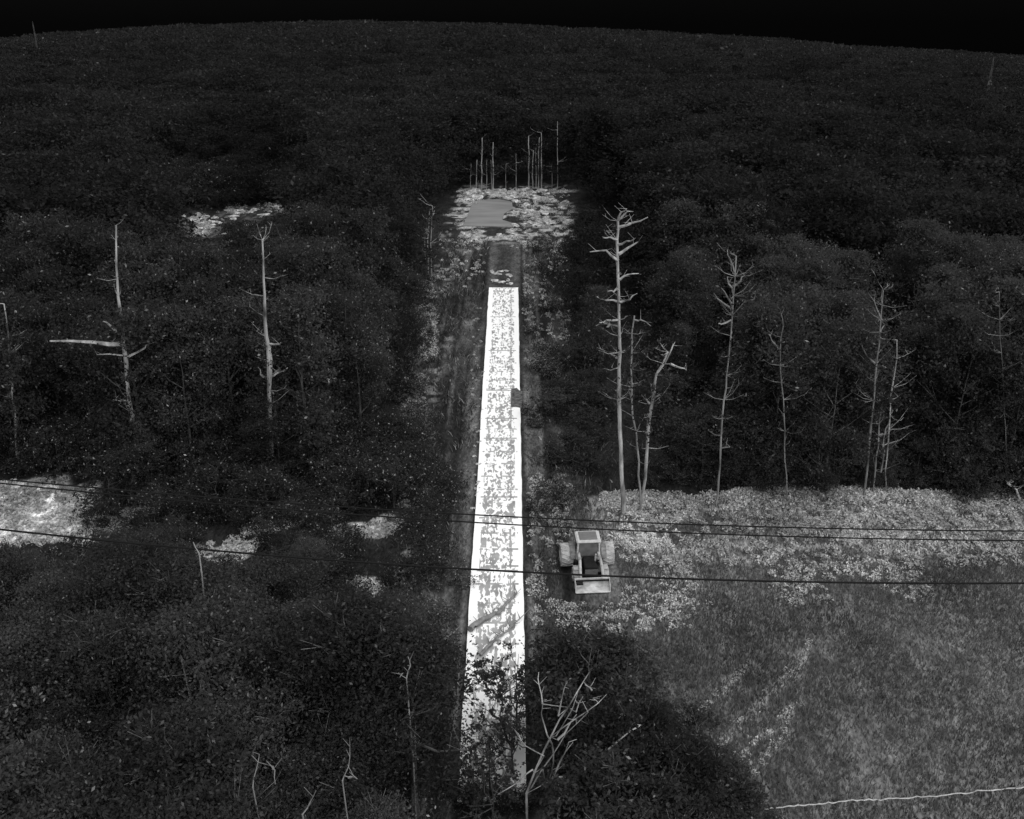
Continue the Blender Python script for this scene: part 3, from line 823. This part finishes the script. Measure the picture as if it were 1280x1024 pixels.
limbs('dead_tree', 'leaning bare pale tree with long straight limbs, in the foreground clump beside the road', 'dead tree', 3.0,
      [(2.9, (658, 992), (680, 945), (700, 912), (722, 885), (740, 863)), (2.0, (664, 985), (690, 938), (706, 905), (733, 872)), (2.4, (678, 960), (683, 992)), (2.8, (690, 975), (700, 945), (710, 915)), (3.2, (697, 925), (712, 912), (722, 905)),
       (2, (690, 930), (680, 900), (676, 880), (678, 860), (682, 850)), (1.8, (678, 880), (674, 862), (674, 852)), (2, (720, 890), (728, 865)), (2.5, (698, 895), (706, 865)), (1.6, (695, 920), (715, 880), (722, 850)), (1.6, (700, 912), (735, 895), (760, 880)), (1.5, (680, 945), (655, 925), (648, 905)), (2.5, (740, 863), (732, 862)), (2, (666, 962), (650, 970), (622, 980)), (2, (690, 930), (692, 960), (688, 985), (692, 1005), (690, 1015))], mat='pale', dY=-.6)
limbs('branch_or_shadow_strip', 'long bare pale branch slanting up to the right through the foreground clump', 'branch', 3.0,
      [(4, (700, 972), (715, 975), (735, 966), (757, 960), (780, 948), (807, 937)), (3, (712, 975), (705, 985), (696, 990)), (2.6, (733, 962), (745, 957))], dY=-1.2)
limbs('dead_branch', 'small pale forked twig at the top of the foreground clump', 'branch', 4.0, [(2.5, (745, 890), (750, 882), (768, 876)), (1.5, (750, 882), (744, 870), (740, 862))], dY=-.5)
LT = [('pale bare branch with a left hook, lowest in the left canopy', 3, [(207, 962), (218, 985), (228, 1020)], [(3, (198, 1008), (210, 1014), (226, 1022))]),
      ('small pale straight stick at the lower middle of the left canopy', 3, [(378, 1018), (386, 1010), (391, 1004)], []),
      ('pale zigzag twig in the left canopy below the bright gap', 2.5, [(226, 820), (230, 838), (245, 852), (254, 862), (258, 890), (262, 908)], [(2, (200, 846), (214, 845)), (2, (250, 862), (252, 845)), (2, (232, 905), (226, 912)), (2, (252, 888), (240, 895), (224, 898))]),
      ('short pale hooked twig beside the grey foliage patch at the left', 2.5, [(108, 806), (120, 806), (134, 808)], [(2.5, (134, 808), (131, 796))]),
      ('slim pale twig with forked tip near the bottom of the left canopy', 2.4, [(316, 984), (317, 972), (319, 958)], [(2, (341, 958), (346, 955), (349, 965))]),
      ('pale twig pair standing near the road in the lower left canopy', 2.4, [(428, 976), (434, 966), (434, 948)], [(3.2, (436, 972), (448, 966))]),
      ('grey tapering stump leaning in the left canopy', 5, [(268, 794), (264, 782), (261, 775)], [(3, (250, 800), (258, 796)), (2.4, (262, 775), (252, 745), (244, 700), (234, 690))]),
      ('curved pale twig arching beside the road edge in the left canopy', 2.4, [(508, 848), (512, 838), (508, 832)], [(2, (498, 842), (504, 836))]),
      ('pale branch lying across the canopy left of the near road', 3.2, [(555, 800), (566, 796), (578, 785)], [(2, (560, 800), (552, 806))])]
for (lab, w, pts_, brs) in LT:
    limbs('dead_branch', lab, 'branch', 7.5 if pts_[0][1] > 810 else 5.0, [(w * .7,) + tuple(pts_)] + list(brs), mat='grey', dY=-.6)

# ------------------------------------------------------------------ low growth (stuff)
def blades(P, h, w, lean=.35):
    n = len(P); a = rng.random(n) * 2 * np.pi
    u = np.stack([np.cos(a), np.sin(a), np.zeros(n)], 1) * (w * (.6 + .8 * rng.random(n)))[:, None] * .5
    hh = h * (.5 + rng.random(n)); l = rng.normal(size=(n, 2)) * lean * hh[:, None]
    tip = P + np.stack([l[:, 0], l[:, 1], hh], 1); mid = P + np.stack([l[:, 0] * .35, l[:, 1] * .35, hh * .6], 1)
    V = np.stack([P - u, P + u, mid + u * .8, tip, mid - u * .8], 1).reshape(-1, 3)
    return V, np.arange(n * 5).reshape(-1, 5)
def onground(x, y, dz=0): return np.stack([x, y, ground(x, y) + dz], 1)
def inview(x, y):
    px, py = project(x, y, ground(x, y)); return (px > -60) & (px < 1340) & (py > 200) & (py < 1090)
TRX = at(737, 728)
def off_tractor(x, y): return ~((np.abs(x - TRX.x) < 1.6) & (y > TRX.y - 1.9) & (y < TRX.y + 2.8))
# meadow
N = 150000
x = rng.random(N) * 36 + 1.5; y = 22 + rng.random(N) * (YC_FAR - 22)
k = inview(x, y) & (rng.random(N) < (.35 + .9 * vnoise(x, y, 2.5, 61)) * (1 - .6 * ss(YC_NEAR - 1, YC_NEAR + 1, y))) & off_tractor(x, y); x, y = x[k], y[k]
V, Fq = blades(onground(x, y), .22, .05)
tag(link('meadow_grass', mesh_np('meadow_grass', V, Fq, M['grass'])), 'mid grey grass covering the open field at the lower right', 'grass', kind='stuff')
# pale brush band: low mounds
def mounds(n, fx, fy, rmin, rmax, per, size, keep=None):
    x = fx(n); y = fy(n)
    k = off_tractor(x, y)
    if keep is not None: k = k & keep(x, y)
    x, y = x[k], y[k]
    n = len(x); r = rmin + (rmax - rmin) * rng.random(n)
    P = np.repeat(onground(x, y), per, 0); rr = np.repeat(r, per)
    dd = rng.normal(size=(n * per, 3)); dd /= np.linalg.norm(dd, axis=1)[:, None]; dd[:, 2] = np.abs(dd[:, 2]) * 1.0
    P = P + dd * (rr * (rng.random(n * per) ** .3))[:, None]
    return leaf_cloud(P, size, .4, .45)
YB = lambda x, y: YC_FAR - (1.0 + 1.8 * vnoise(x, y, 5, 71))
V, Fq = mounds(2600, lambda n: 5.5 + rng.random(n) * 32, lambda n: YC_FAR + .7 - rng.random(n) ** 1.9 * (YC_FAR - YC_NEAR + 1.5), .15, .5, 60, .17,
               lambda x, y: (rng.random(len(x)) < .3 + .9 * ss(.4, .6, vnoise(x * .6, y, .9, 77)) * ss(YC_NEAR - 2, YC_NEAR + 2.5, y)))
Vt = []
for pl in TRACKS:
    for (a, b_) in zip(pl[:-1], pl[1:]):
        q = rng.random(12); X_ = a[0] + (b_[0] - a[0]) * q + rng.normal(size=12) * .12; Y_ = a[1] + (b_[1] - a[1]) * q + rng.normal(size=12) * .12
        Vm, _ = mounds(12, lambda m: X_, lambda m: Y_, .08, .22, 14, .13); Vt.append(Vm)
V_, F_ = mounds(420, lambda n: 8 + rng.random(n) * 14, lambda n: YC_NEAR - 4 + rng.random(n) * 4, .12, .35, 34, .15, lambda x, y: vnoise(x, y, 3, 83) > .5)
V = np.concatenate([V, V_] + Vt); Fq = np.arange(len(V)).reshape(-1, 4)
tag(link('pale_brush', mesh_np('pale_brush', V, Fq, M['brush'])), 'bright tangled brush along the forest edge right of the tractor', 'brush', kind='stuff')
# left corridor brush
V, Fq = mounds(1300, lambda n: -32 + rng.random(n) * 25, lambda n: Y_BAND_NEAR_L + rng.random(n) * (Y_BAND_FAR_L - Y_BAND_NEAR_L), .15, .4, 24, .28, lambda x, y: (open_left(x, y) > .3))
tag(link('pale_brush', mesh_np('pale_brush', V, Fq, M['palescrub'])), 'bright scrub in the clearing under the wires at the left edge', 'brush', kind='stuff')
# verge weeds either side of the road
N = 60000
x = rng.normal(size=N) * 2.6; x = np.where(x < 0, x - 2.6, x + 1.0); y = 22 + rng.random(N) ** .8 * (YCLR0 - 20)
k = (x > -9) & (x < 7) & ((x < -2.25) | (x > .65)) & (rng.random(N) < .25 + .75 * ss(3.2, 5.5, np.abs(x + .8))) & (rng.random(N) < .12 + 1.3 * ss(.5, .75, vnoise(x, y * .5, .9, 91))) & off_tractor(x, y); x, y = x[k], y[k]
V, Fq = blades(onground(x, y), .3, .07, .6)
tag(link('verge_weeds', mesh_np('verge_weeds', V, Fq, M['weed'])), 'speckled weeds on the verges along both sides of the white road', 'weeds', kind='stuff')

def vpts(px0, px1, py0, py1, n):
    q = [at(random.uniform(px0, px1), random.uniform(py0, py1)) for _ in range(n)]
    return np.array([a.x for a in q]), np.array([a.y for a in q])
VP = [(505, 545, 385, 450, 190, .2, .5), (502, 532, 470, 660, 150, .12, .38), (590, 604, 380, 640, 50, .06, .14), (525, 560, 345, 375, 30, .2, .4), (655, 712, 300, 460, 220, .12, .35), (550, 605, 285, 350, 60, .12, .3), (660, 720, 590, 780, 150, .12, .35),
      (700, 870, 735, 790, 190, .12, .35), (560, 600, 300, 360, 20, .15, .3), (645, 712, 238, 290, 150, .15, .5), (573, 604, 237, 256, 50, .15, .45), (574, 600, 286, 312, 30, .15, .4), (640, 700, 288, 312, 50, .15, .4), (603, 660, 236, 248, 30, .15, .4), (570, 582, 256, 284, 12, .15, .3), (240, 262, 268, 296, 60, .2, .5), (284, 308, 254, 270, 34, .2, .5), (330, 350, 256, 266, 26, .2, .45), (225, 345, 256, 290, 24, .15, .3)]
for (a, c_) in [(440, 728), (455, 735), (472, 742), (425, 772), (500, 760), (395, 745), (480, 790), (300, 690), (315, 668), (400, 674), (492, 655), (482, 662)]: VP.append((a - 10, a + 10, c_ - 6, c_ + 6, 12, .12, .35))
Vs = []
for (a, c_, e_, f_, n, r0, r1) in VP:
    X_, Y_ = vpts(a, c_, e_, f_, n)
    Vm, _ = mounds(n, lambda m: X_, lambda m: Y_, r0, r1, 34, .15); Vs.append(Vm)
V = np.concatenate(Vs)
tag(link('verge_scrub', mesh_np('verge_scrub', V, np.arange(len(V)).reshape(-1, 4), M['brush'])), 'pale patchy scrub dotted over the cleared verges and small clearings', 'scrub', kind='stuff')
# shrubs on the verges and round the clearing
def shrubs(spots, label, group, var=SHR, name='shrub'):
    for (px, py, h) in spots:
        p = at(px, py); v = random.choice(var)
        plant_tree(v, p, h / v[2], random.uniform(0, 6.28), label, group, name, 'shrub', sxy=random.uniform(1.0, 1.5))
sp_ = []
for _ in range(34): sp_.append((random.gauss(518, 9) + 0, random.uniform(345, 610), random.uniform(.6, 1.5)))
shrubs(sp_, 'speckled pale shrub along the left verge of the white road', 'pale shrubs on the left verge')
sp_ = [(random.uniform(665, 705) + (560 - yy_) * -.03, yy_, random.uniform(.5, 1.3)) for yy_ in [random.uniform(300, 640) for _ in range(34)]]
shrubs(sp_, 'speckled pale shrub along the right verge of the white road', 'pale shrubs on the right verge')
DK = [make_variant(2.4, 1.3, 2600, 0.15, M['leaf_fg'], 'round', .04, 14, .05, None, 6) for _ in range(2)]
sp_ = [(random.uniform(690, 755), random.uniform(455, 600), random.uniform(1.2, 2.4)) for _ in range(18)]
shrubs(sp_, 'dark bush in the shady thicket between the road and the tallest trunk', 'dark bushes right of the road', DK, 'dark_bush')
sp_ = [(random.uniform(495, 575), random.uniform(690, 900), random.uniform(.6, 1.4)) for _ in range(16)]
shrubs(sp_, 'grey scrubby bush on the slope left of the near road', 'grey bushes left of the near road', [make_variant(2.0, 1.1, 1500, .15, M['weed'], 'round', .03, 12, .04, None, 6)], 'scrub_bush')

for (px, py, h) in [(578, 1012, .9), (600, 1014, .8), (622, 1012, .9), (645, 1013, .8), (660, 1010, .9), (588, 996, .5), (634, 1000, .5)]:
    plant_tree(random.choice(LOW), at(px, py), h / 3 * 1.3, random.uniform(0, 6), 'low dark bush growing against the near end of the white road', 'bushes at the near road end', 'low_bush', 'bush')
# rubble round the pad
def rock(px, py, s, label, group, name='rubble_heap', mat=None):
    p = at(px, py); bm = bmesh.new(); bmesh.ops.create_icosphere(bm, subdivisions=2, radius=1)
    sx, sy, sz = s * random.uniform(.8, 1.5), s * random.uniform(.5, .9), s * random.uniform(.3, .55)
    sd = random.randrange(999)
    for v_ in bm.verts:
        f_ = .45 + 1.1 * float(vnoise(v_.co.x * 4 + 9, v_.co.y * 4 + v_.co.z * 3, 1.0, sd)); v_.co = Vector((v_.co.x * sx, v_.co.y * sy, v_.co.z * sz)) * f_
    me = bpy.data.meshes.new(name); bm.to_mesh(me); bm.free(); me.materials.append(mat or M['stone'])
    o = link(name, me); o.location = (p.x, p.y, p.z + .1 * s); o.rotation_euler = (0, 0, random.uniform(0, 3)); tag(o, label, 'rubble', group)
for _ in range(42):
    px = random.uniform(640, 708); py = random.uniform(238, 284)
    rock(px, py, random.uniform(.25, .7), 'pale heap of rubble and cut brush right of the grey pad', 'rubble heaps right of the pad')
for _ in range(22):
    rock(random.uniform(574, 602), random.uniform(238, 254), random.uniform(.3, .8), 'pale heap at the back left corner of the grey pad', 'rubble heaps left of the pad')
for _ in range(16):
    rock(random.uniform(602, 660), random.uniform(237, 247), random.uniform(.3, .7), 'pale low heap along the back edge of the grey pad', 'rubble heaps behind the pad')
for _ in range(12):
    rock(random.uniform(576, 690), random.uniform(288, 306), random.uniform(.25, .6), 'pale low heap in front of the grey pad', 'rubble heaps before the pad')
for (px, py) in [(615, 340), (621, 343), (633, 339), (636, 345), (619, 352), (626, 353), (635, 351), (637, 355), (625, 340)]:
    rock(px, py, random.uniform(.25, .4), 'pale lump lying on the track just beyond the end of the white road', 'lumps past the road end', 'stone_lump')
# little clearing far left: bright lumps of scrub
for (a, c_, n_) in [(250, 270, 2), (254, 280, 4), (250, 290, 5), (262, 284, 5), (243, 278, 2), (272, 276, 2), (288, 262, 3), (296, 266, 4), (304, 262, 2), (292, 272, 2), (318, 263, 2), (334, 263, 3), (345, 261, 3), (230, 272, 1), (285, 290, 1), (310, 284, 1)]:
    for _ in range(n_):
        rock(random.gauss(a, 3.5), random.gauss(c_, 2.8), random.uniform(.3, .6), 'pale lump in the small bright clearing within the left forest', 'lumps in the small left clearing', 'rock_heap')

for _ in range(26):
    px = random.uniform(215, 365); py = random.uniform(238, 259) - (px - 290) * .08; p = at(px, py)
    plant_tree(random.choice(LOW), p, random.uniform(.9, 1.6), random.uniform(0, 6.28), 'low dark bush at the back of the small bright clearing in the left forest', 'bushes behind the small left clearing', 'low_bush', 'bush')

# ------------------------------------------------------------------ overhead wires
def wire(px, h, rad, label, mat='wire', name='overhead_wire', cat='wire'):
    """px: photo points; the wire hangs h above the ground in one vertical plane"""
    ref = [p for p in px if p[0] > 500][0]
    dr = ray(*ref); t0 = 5.0
    g = at(ref[0], ref[1], h); Yd = g.y
    mid = []
    xs = np.array([at_depth(a, c_, Yd).x for a, c_ in px]); zs = np.array([at_depth(a, c_, Yd).z for a, c_ in px])
    co_ = np.polyfit(xs, zs, 2)
    if co_[0] < 0.0003: co_ = np.array([0.0003, *np.polyfit(xs, zs - .0003 * xs ** 2, 1)])
    X_ = np.linspace(-70, 75, 90)
    mb = MB(); mb.tube([(float(q), Yd, float(np.polyval(co_, q))) for q in X_], rad, 6)
    o = mb.build(name, M[mat], None, smooth=True); return tag(o, label, cat)
wire([(0, 599), (120, 610), (545, 641), (650, 647), (860, 655), (1280, 664)], 8.5, .035, 'farthest of the three thin dark power wires crossing the white road')
wire([(0, 604), (545, 651), (650, 656), (860, 666), (1280, 676)], 7.8, .035, 'middle one of the three thin dark power wires crossing the white road')
wire([(10, 663), (65, 669), (530, 707), (650, 716), (900, 725), (1280, 729)], 8.0, .045, 'nearest and thickest dark power wire, passing in front of the tractor')
# pale cable on the field
pts = [(955, 1016), (1010, 1011), (1060, 1006), (1120, 1003), (1180, 999), (1240, 992), (1300, 987), (1400, 978)]
mb = MB(); P = []
for i in range(len(pts) - 1):
    for k in range(12):
        t = k / 12; q = at(pts[i][0] + (pts[i + 1][0] - pts[i][0]) * t, pts[i][1] + (pts[i + 1][1] - pts[i][1]) * t + random.uniform(-.7, .7)); P.append(q + Vector((0, 0, .16 + random.uniform(0, .08))))
mb.tube(P, [random.uniform(.018, .036) for _ in P], 5)
tag(mb.build('ground_cable', M['cable'], None), 'thin pale cable lying across the grass at the lower right corner', 'cable')

# ------------------------------------------------------------------ far masts
def mast(px, py_top, py_base, dist, label, wide, bulb):
    az = ray(px, py_base); t = dist / az[1]; x, y = az[0] * t, dist
    zb = gz(x, y); zt = at_depth(px, py_top, dist).z
    root = empty('mast', (x, y, zb), 0, label, 'mast')
    H = zt - zb; a = MB()
    for sx in (-1, 1):
        for sy in (-1, 1): a.tube([(sx * wide, sy * wide, 0), (sx * wide * .25, sy * wide * .25, H)], wide * .14, 5)
    for k in range(8):
        z0 = H * k / 8; z1 = H * (k + 1) / 8; w0 = wide * (1 - .75 * k / 8); w1 = wide * (1 - .75 * (k + 1) / 8)
        for s in (-1, 1):
            a.tube([(-w0, s * w0, z0), (w1, s * w1, z1)], wide * .07, 4); a.tube([(s * w0, -w0, z0), (s * w1, w1, z1)], wide * .07, 4)
    a.build('lattice', M['tower'], root)
    c = MB()
    if bulb: c.box(-bulb, bulb, -bulb, bulb, H * .74, H * .74 + bulb * 2.0, bulb * .25, bulb * .25)
    c.tube([(0, 0, H * .7), (0, 0, H * 1.04)], wide * .2, 6)
    c.build('head', M['tower'], root)
mast(45, 31, 52, 200, 'faint thin mast on the horizon at the far left', .2, 0)
mast(1238, 76, 94, 150, 'small pale mast with a wide body near the horizon at the far right', .32, .36)

# ------------------------------------------------------------------ tractor
foot = at(737, 723)
tr = empty('tractor', (foot.x, foot.y, SL * foot.y + 0.02), R(0), 'pale loader tractor with a boxy cab facing the camera beside the white road', 'tractor')
tr.rotation_euler = (R(5.24), 0, R(4)); tr.scale = (1, .76, .76)
# local axes: front towards -Y (camera); origin below front axle
def wheel(x, y, r, w, side):
    o = MB(); hw = w / 2
    o.lathe_x((x, y, r), [(-hw * .75, r * .56), (-hw, r * .66), (-hw, r * .88), (-hw * .7, r * .97), (0, r), (hw * .7, r * .97), (hw, r * .88), (hw, r * .66), (hw * .75, r * .56)], 28)
    for k in range(16):                                     # lugs
        a = 2 * math.pi * k / 16
        for s in (-1, 1):
            a2 = a + (0.1 if s > 0 else 0)
            p0 = (x + s * hw * .95, y + math.cos(a2) * r * .96, r + math.sin(a2) * r * .96); p1 = (x + s * .02, y + math.cos(a2 + .22) * r * 1.0, r + math.sin(a2 + .22) * r * 1.0)
            o.tube([p0, p1], r * .06, 4)
    wh = bpy.data.objects.new('wheel', o.mesh('wheel', M['tyre'], False)); C.objects.link(wh); wh.parent = tr
    q = MB(); q.lathe_x((x, y, r), [(-hw * .5, 0.01), (-hw * .5, r * .5), (-hw * .8, r * .58), (hw * .8, r * .58), (hw * .5, r * .5), (hw * .5, .01)], 24)
    q.lathe_x((x, y, r), [(side * hw * .5, r * .18), (side * hw * .85, r * .16), (side * hw * .86, .01)], 12)
    q.build('rim', M['rim'], wh)
wheel(-1.12, 1.75, .82, .66, -1); wheel(1.12, 1.75, .82, .66, 1)
wheel(-.78, -.15, .50, .36, -1); wheel(.78, -.15, .50, .36, 1)
b_ = MB(); b_.box(-.38, .38, -.55, 1.0, .55, 1.25, .05, .05); b_.build('hood', M['black'], tr, bevel=.04)
b_ = MB(); b_.box(-.34, .34, -.585, -.553, .62, 1.15); b_.build('grille', M['rim'], tr)
b_ = MB(); b_.box(-.3, .3, .45, 2.1, .4, .9); b_.box(-.95, .95, 1.68, 1.82, .72, .88); b_.box(-.7, .7, -.22, -.08, .42, .55); b_.build('chassis', M['black'], tr)
for s in (-1, 1):
    f_ = MB(); n = 9; pr = []
    for k in range(n):
        a = R(15 + 150 * k / (n - 1)); pr.append((1.75 + math.cos(a) * .94, .82 + math.sin(a) * .94))
    v = []; xa, xb = s * .70, s * .98
    for (yy_, zz_) in pr: v += [(xa, yy_, zz_), (xb, yy_, zz_), (xb, yy_ - (yy_ - 1.75) * .05, zz_ - .05), (xa, yy_ - (yy_ - 1.75) * .05, zz_ - .05)]
    fc = []
    for k in range(n - 1):
        for j in range(4): fc.append((k * 4 + j, k * 4 + (j + 1) % 4, k * 4 + 4 + (j + 1) % 4, k * 4 + 4 + j))
    fc += [(0, 1, 2, 3), tuple((n - 1) * 4 + j for j in (3, 2, 1, 0))]
    f_.add(v, fc); o = f_.build('fender', M['fender'], tr)
    bmm = bmesh.new(); bmm.from_mesh(o.data); bmesh.ops.recalc_face_normals(bmm, faces=bmm.faces); bmm.to_mesh(o.data); bmm.free()
# cab
cb = MB()
for (x_, y0_, x1_, y1_) in ((-.62, 1.02, -.56, 1.12), (.62, 1.02, .56, 1.12), (-.62, 2.25, -.58, 2.2), (.62, 2.25, .58, 2.2)):
    cb.tube([(x_, y0_, .95), (x1_, y1_, 2.3)], .055, 6)
cb.box(-.66, .66, .98, 1.04, .92, 1.02); cb.box(-.66, .66, 2.22, 2.3, .92, 1.02); cb.box(-.68, -.6, 1.04, 2.22, .92, 1.02); cb.box(.6, .68, 1.04, 2.22, .92, 1.02)
cab = cb.build('cab', M['frame'], tr)
wd = MB(); wd.add([(-.55, 1.05, 1.03), (.55, 1.05, 1.03), (.5, 1.12, 2.26), (-.5, 1.12, 2.26), (-.55, 1.07, 1.03), (.55, 1.07, 1.03), (.5, 1.14, 2.26), (-.5, 1.14, 2.26)], [(0, 1, 2, 3), (7, 6, 5, 4), (0, 4, 5, 1), (3, 2, 6, 7), (1, 5, 6, 2), (0, 3, 7, 4)]); wd.build('windscreen', M['glass'], cab)
for s in (-1, 1):
    wd = MB(); wd.box(s * .60 - .01, s * .60 + .01, 1.16, 2.16, 1.05, 2.26); wd.build('window', M['glass'], cab)
wd = MB(); wd.box(-.52, .52, 2.21, 2.23, 1.05, 2.26); wd.build('window', M['glass'], cab)
rf = MB(); rf.box(-.68, .68, .95, 2.38, 2.30, 2.42, .04, .04); roof = rf.build('roof', M['frame'], cab, bevel=.04)
rf = MB(); rf.box(-.50, .50, 1.18, 2.22, 2.423, 2.47, .05, .05); rf.build('roof_panel', M['roof'], roof, bevel=.02)
st = MB(); st.tube([(.3, .35, 1.2), (.3, .35, 1.75), (.3, .25, 1.85)], .05, 8); st.build('exhaust', M['paint'], tr)
# loader
for s in (-1, 1):
    la = MB(); la.tube([(s * .53, 1.0, 1.45), (s * .56, .1, 1.45), (s * .6, -.75, .85), (s * .6, -1.0, .45)], .08, 8); la.tube([(s * .53, .95, .9), (s * .53, .98, 1.5)], .07, 6); la.tube([(s * .53, .6, .95), (s * .57, -.1, 1.3)], .04, 6)
    la.box(s * .74 - .2, s * .74 + .2, -.42, .1, 1.02, 1.09, .02, .02)
    la.build('loader_arm', M['paint'], tr, bevel=0)
bk = MB()
prof = [(-1.0, .80), (-.98, .3), (-1.1, .08), (-1.75, .05), (-1.75, .085), (-1.12, .12), (-1.03, .32), (-1.05, .80)]
n = len(prof); v = [(-.9, a, c_) for a, c_ in prof] + [(.9, a, c_) for a, c_ in prof]
bk.add(v, [(k, (k + 1) % n, n + (k + 1) % n, n + k) for k in range(n)])
for s in (-1, 1):
    sp3 = [(-1.02, .8), (-1.02, .1), (-1.7, .06), (-1.5, .4)]
    v = [(s * .9, a, c_) for a, c_ in sp3] + [(s * .93, a, c_) for a, c_ in sp3]
    bk.add(v, [(0, 1, 2, 3), (7, 6, 5, 4)] + [(k, (k + 1) % 4, 4 + (k + 1) % 4, 4 + k) for k in range(4)])
o = bk.build('bucket', M['steel'], tr)
bmm = bmesh.new(); bmm.from_mesh(o.data); bmesh.ops.recalc_face_normals(bmm, faces=bmm.faces); bmm.to_mesh(o.data); bmm.free()
b_ = MB(); b_.box(-.9, .9, -1.12, -1.04, .56, .66); b_.box(-.86, -.52, -1.50, -1.14, .56, .64); b_.build('bucket_bar', M['black'], tr)
def lying(name, label, px, r0, mat):  # added branch-shaped tubes whose grey colour stands in for a diagonal cast shadow
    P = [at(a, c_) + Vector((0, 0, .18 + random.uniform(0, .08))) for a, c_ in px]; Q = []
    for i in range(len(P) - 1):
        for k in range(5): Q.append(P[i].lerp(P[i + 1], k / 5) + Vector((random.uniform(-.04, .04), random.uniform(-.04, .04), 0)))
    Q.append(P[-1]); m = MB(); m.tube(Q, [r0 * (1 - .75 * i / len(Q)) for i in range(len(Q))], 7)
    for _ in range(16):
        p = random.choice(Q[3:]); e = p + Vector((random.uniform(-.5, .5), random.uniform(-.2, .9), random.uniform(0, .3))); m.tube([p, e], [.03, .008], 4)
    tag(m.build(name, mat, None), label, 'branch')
lying('branch_or_shadow_strip', 'thick grey crooked strip modelled for the shadow slanting over the near part of the white road', [(587, 792), (600, 781), (612, 774), (624, 770), (634, 757), (646, 745)], .17, M['mid'])
lying('branch_or_shadow_strip', 'thin grey strip modelled for the shadow slanting across the white road just before the bush', [(600, 822), (616, 806), (630, 796), (650, 778)], .09, M['mid'])
print('objects', len(bpy.data.objects))
